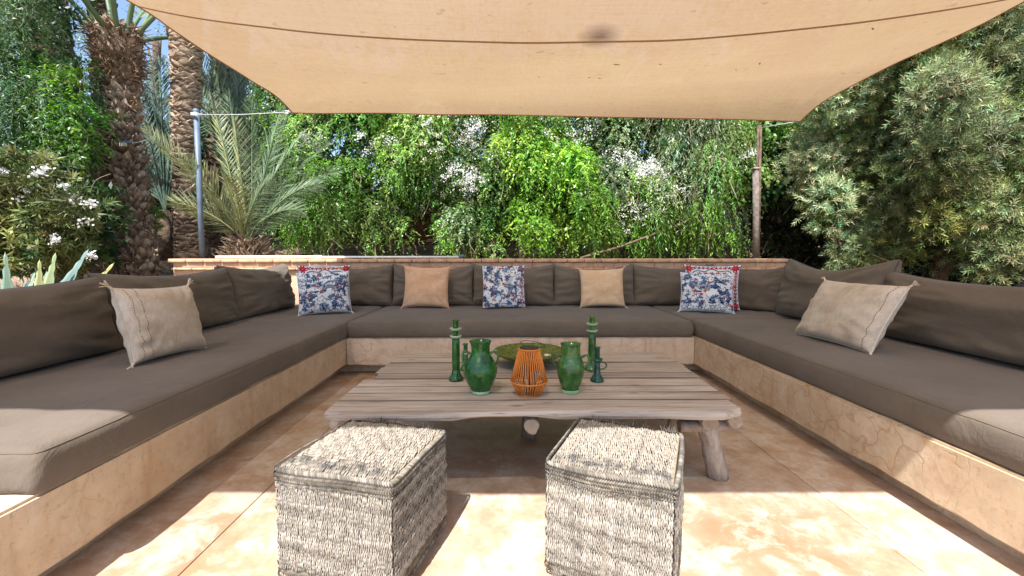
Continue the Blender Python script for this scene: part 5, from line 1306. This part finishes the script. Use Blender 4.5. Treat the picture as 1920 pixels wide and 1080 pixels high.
fc = [(*at_y(u, v, 4.15), .04, .03, .03) for u, v in ((15, 345), (92, 322), (50, 365), (145, 372), (60, 470), (12, 325), (170, 385), (120, 345), (30, 375), (160, 415), (178, 482), (105, 450), (70, 325))]
lf = Leaves(); blossoms(lf, g, fc, 46, 9, .013, .030, (.82, .82, .80)); lf.put('flowers', M_PETAL, ol); twigs('stems', g, cl, 40, ol, .3, .003, down=-.6)
# low shade plants between trunks
fp_ = shrub('small_fern', 'small bright seedling plant between the two palm trunks', 'plant', tuple(at_y(290, 425, 6.6)))
lv = Leaves(); rosette(lv, g, [(*at_y(288, 408, 6.6), .12, .1, .14)], 60, 10, .07, .02, MID); lv.put('foliage', M_LEAF, fp_)

# agaves
M_AGAVE = mat_attr('agave_skin', .5, .35, .08)
def agave(label, base, leaves, cols, seed):
    t = thing('agave', label, 'agave', base, group='agaves behind the left bench'); g_ = random.Random(seed)
    for (dx, dy, dz, L_, w, c) in leaves:
        d = Vector((dx, dy, dz)).normalized(); X = d.cross(Vector((0, -1, .2))).normalized(); N_ = X.cross(d).normalized(); K = 14; w = w*1.8; V, C, F = [], [], []
        if N_.y > 0: N_ = -N_
        for i in range(K+1):
            s_ = i/K; wd = w*(.75+.5*math.sin(math.pi*min(1, s_*1.4)))*(1-s_)**.62*.5+.001; P_ = Vector((d.x*.05, d.y*.05, 0))+d*(L_*s_)+Vector((d.x, d.y, 0))*(.12*L_*s_*s_)
            th = .018*(1-s_)+.002
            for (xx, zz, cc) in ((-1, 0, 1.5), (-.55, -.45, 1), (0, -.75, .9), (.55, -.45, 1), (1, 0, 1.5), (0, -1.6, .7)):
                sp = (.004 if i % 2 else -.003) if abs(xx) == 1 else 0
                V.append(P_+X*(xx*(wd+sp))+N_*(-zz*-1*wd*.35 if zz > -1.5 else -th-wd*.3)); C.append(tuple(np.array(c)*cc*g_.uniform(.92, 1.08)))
        for i in range(K):
            for q in range(6): F.append((i*6+q, i*6+(q+1) % 6, (i+1)*6+(q+1) % 6, (i+1)*6+q))
        F.append(tuple(range(6))); F.append(tuple(K*6+q for q in range(5, -1, -1)))
        V = [v+Vector(base) for v in V]; build('leaf', V, F, M_AGAVE, t, True, np.array(C))
AG = (.17, .25, .19); AGY = (.30, .33, .15); AGB = (.15, .22, .21)
def aga(base_uv, Y, tips):
    b = at_y(*base_uv, Y); out = []
    for (u, v, Y2, w, c) in tips:
        e = at_y(u, v, Y2); d = e-b; out.append((d.x, d.y, d.z, d.length*.93, w, c))
    return tuple(b), out
b, lv_ = aga((20, 640), 2.9, [(8, 458, 2.85, .085, AG), (-30, 490, 2.7, .085, AG), (45, 516, 2.75, .085, AGB), (-60, 520, 3.1, .08, AG), (60, 500, 3.3, .07, AG)])
agave('blue-green agave with thick upright leaves at the left photo edge', b, lv_, None, 1)
b, lv_ = aga((72, 610), 3.15, [(72, 476, 3.1, .075, AGY), (99, 462, 3.2, .075, (.24, .30, .16)), (156, 455, 3.35, .075, AGB), (85, 500, 3.5, .07, AG), (40, 560, 3.0, .07, AG)])
agave('variegated agave with yellow-green spikes, second from the left edge', b, lv_, None, 2)
b, lv_ = aga((120, 600), 3.5, [(203, 484, 3.5, .06, (.36, .36, .14)), (190, 560, 3.4, .05, AG), (140, 545, 3.3, .05, AG)])
agave('small yellow agave spike poking up beside the beige pillow', b, lv_, None, 3)
# stones and litter on the bank
m = MB()
for k in range(900):
    x, y = rnd.uniform(-7, -3.5), rnd.uniform(4.5, 8.2); z = ground_z(x, y); s_ = rnd.uniform(.008, .03)
    m.add([(x-s_, y-s_, z-.01), (x+s_, y-s_*.7, z-.01), (x+s_*.8, y+s_, z-.01), (x-s_*.9, y+s_*.8, z-.01), (x, y, z+s_)], [(0, 1, 4), (1, 2, 4), (2, 3, 4), (3, 0, 4)], c=tuple(np.array((.36, .28, .21))*rnd.uniform(.4, 1.3)))
tag(m.put('gravel', M_SCALE, None, kind='stuff', color=True), 'loose stones and leaf litter on the dry bank', 'gravel')
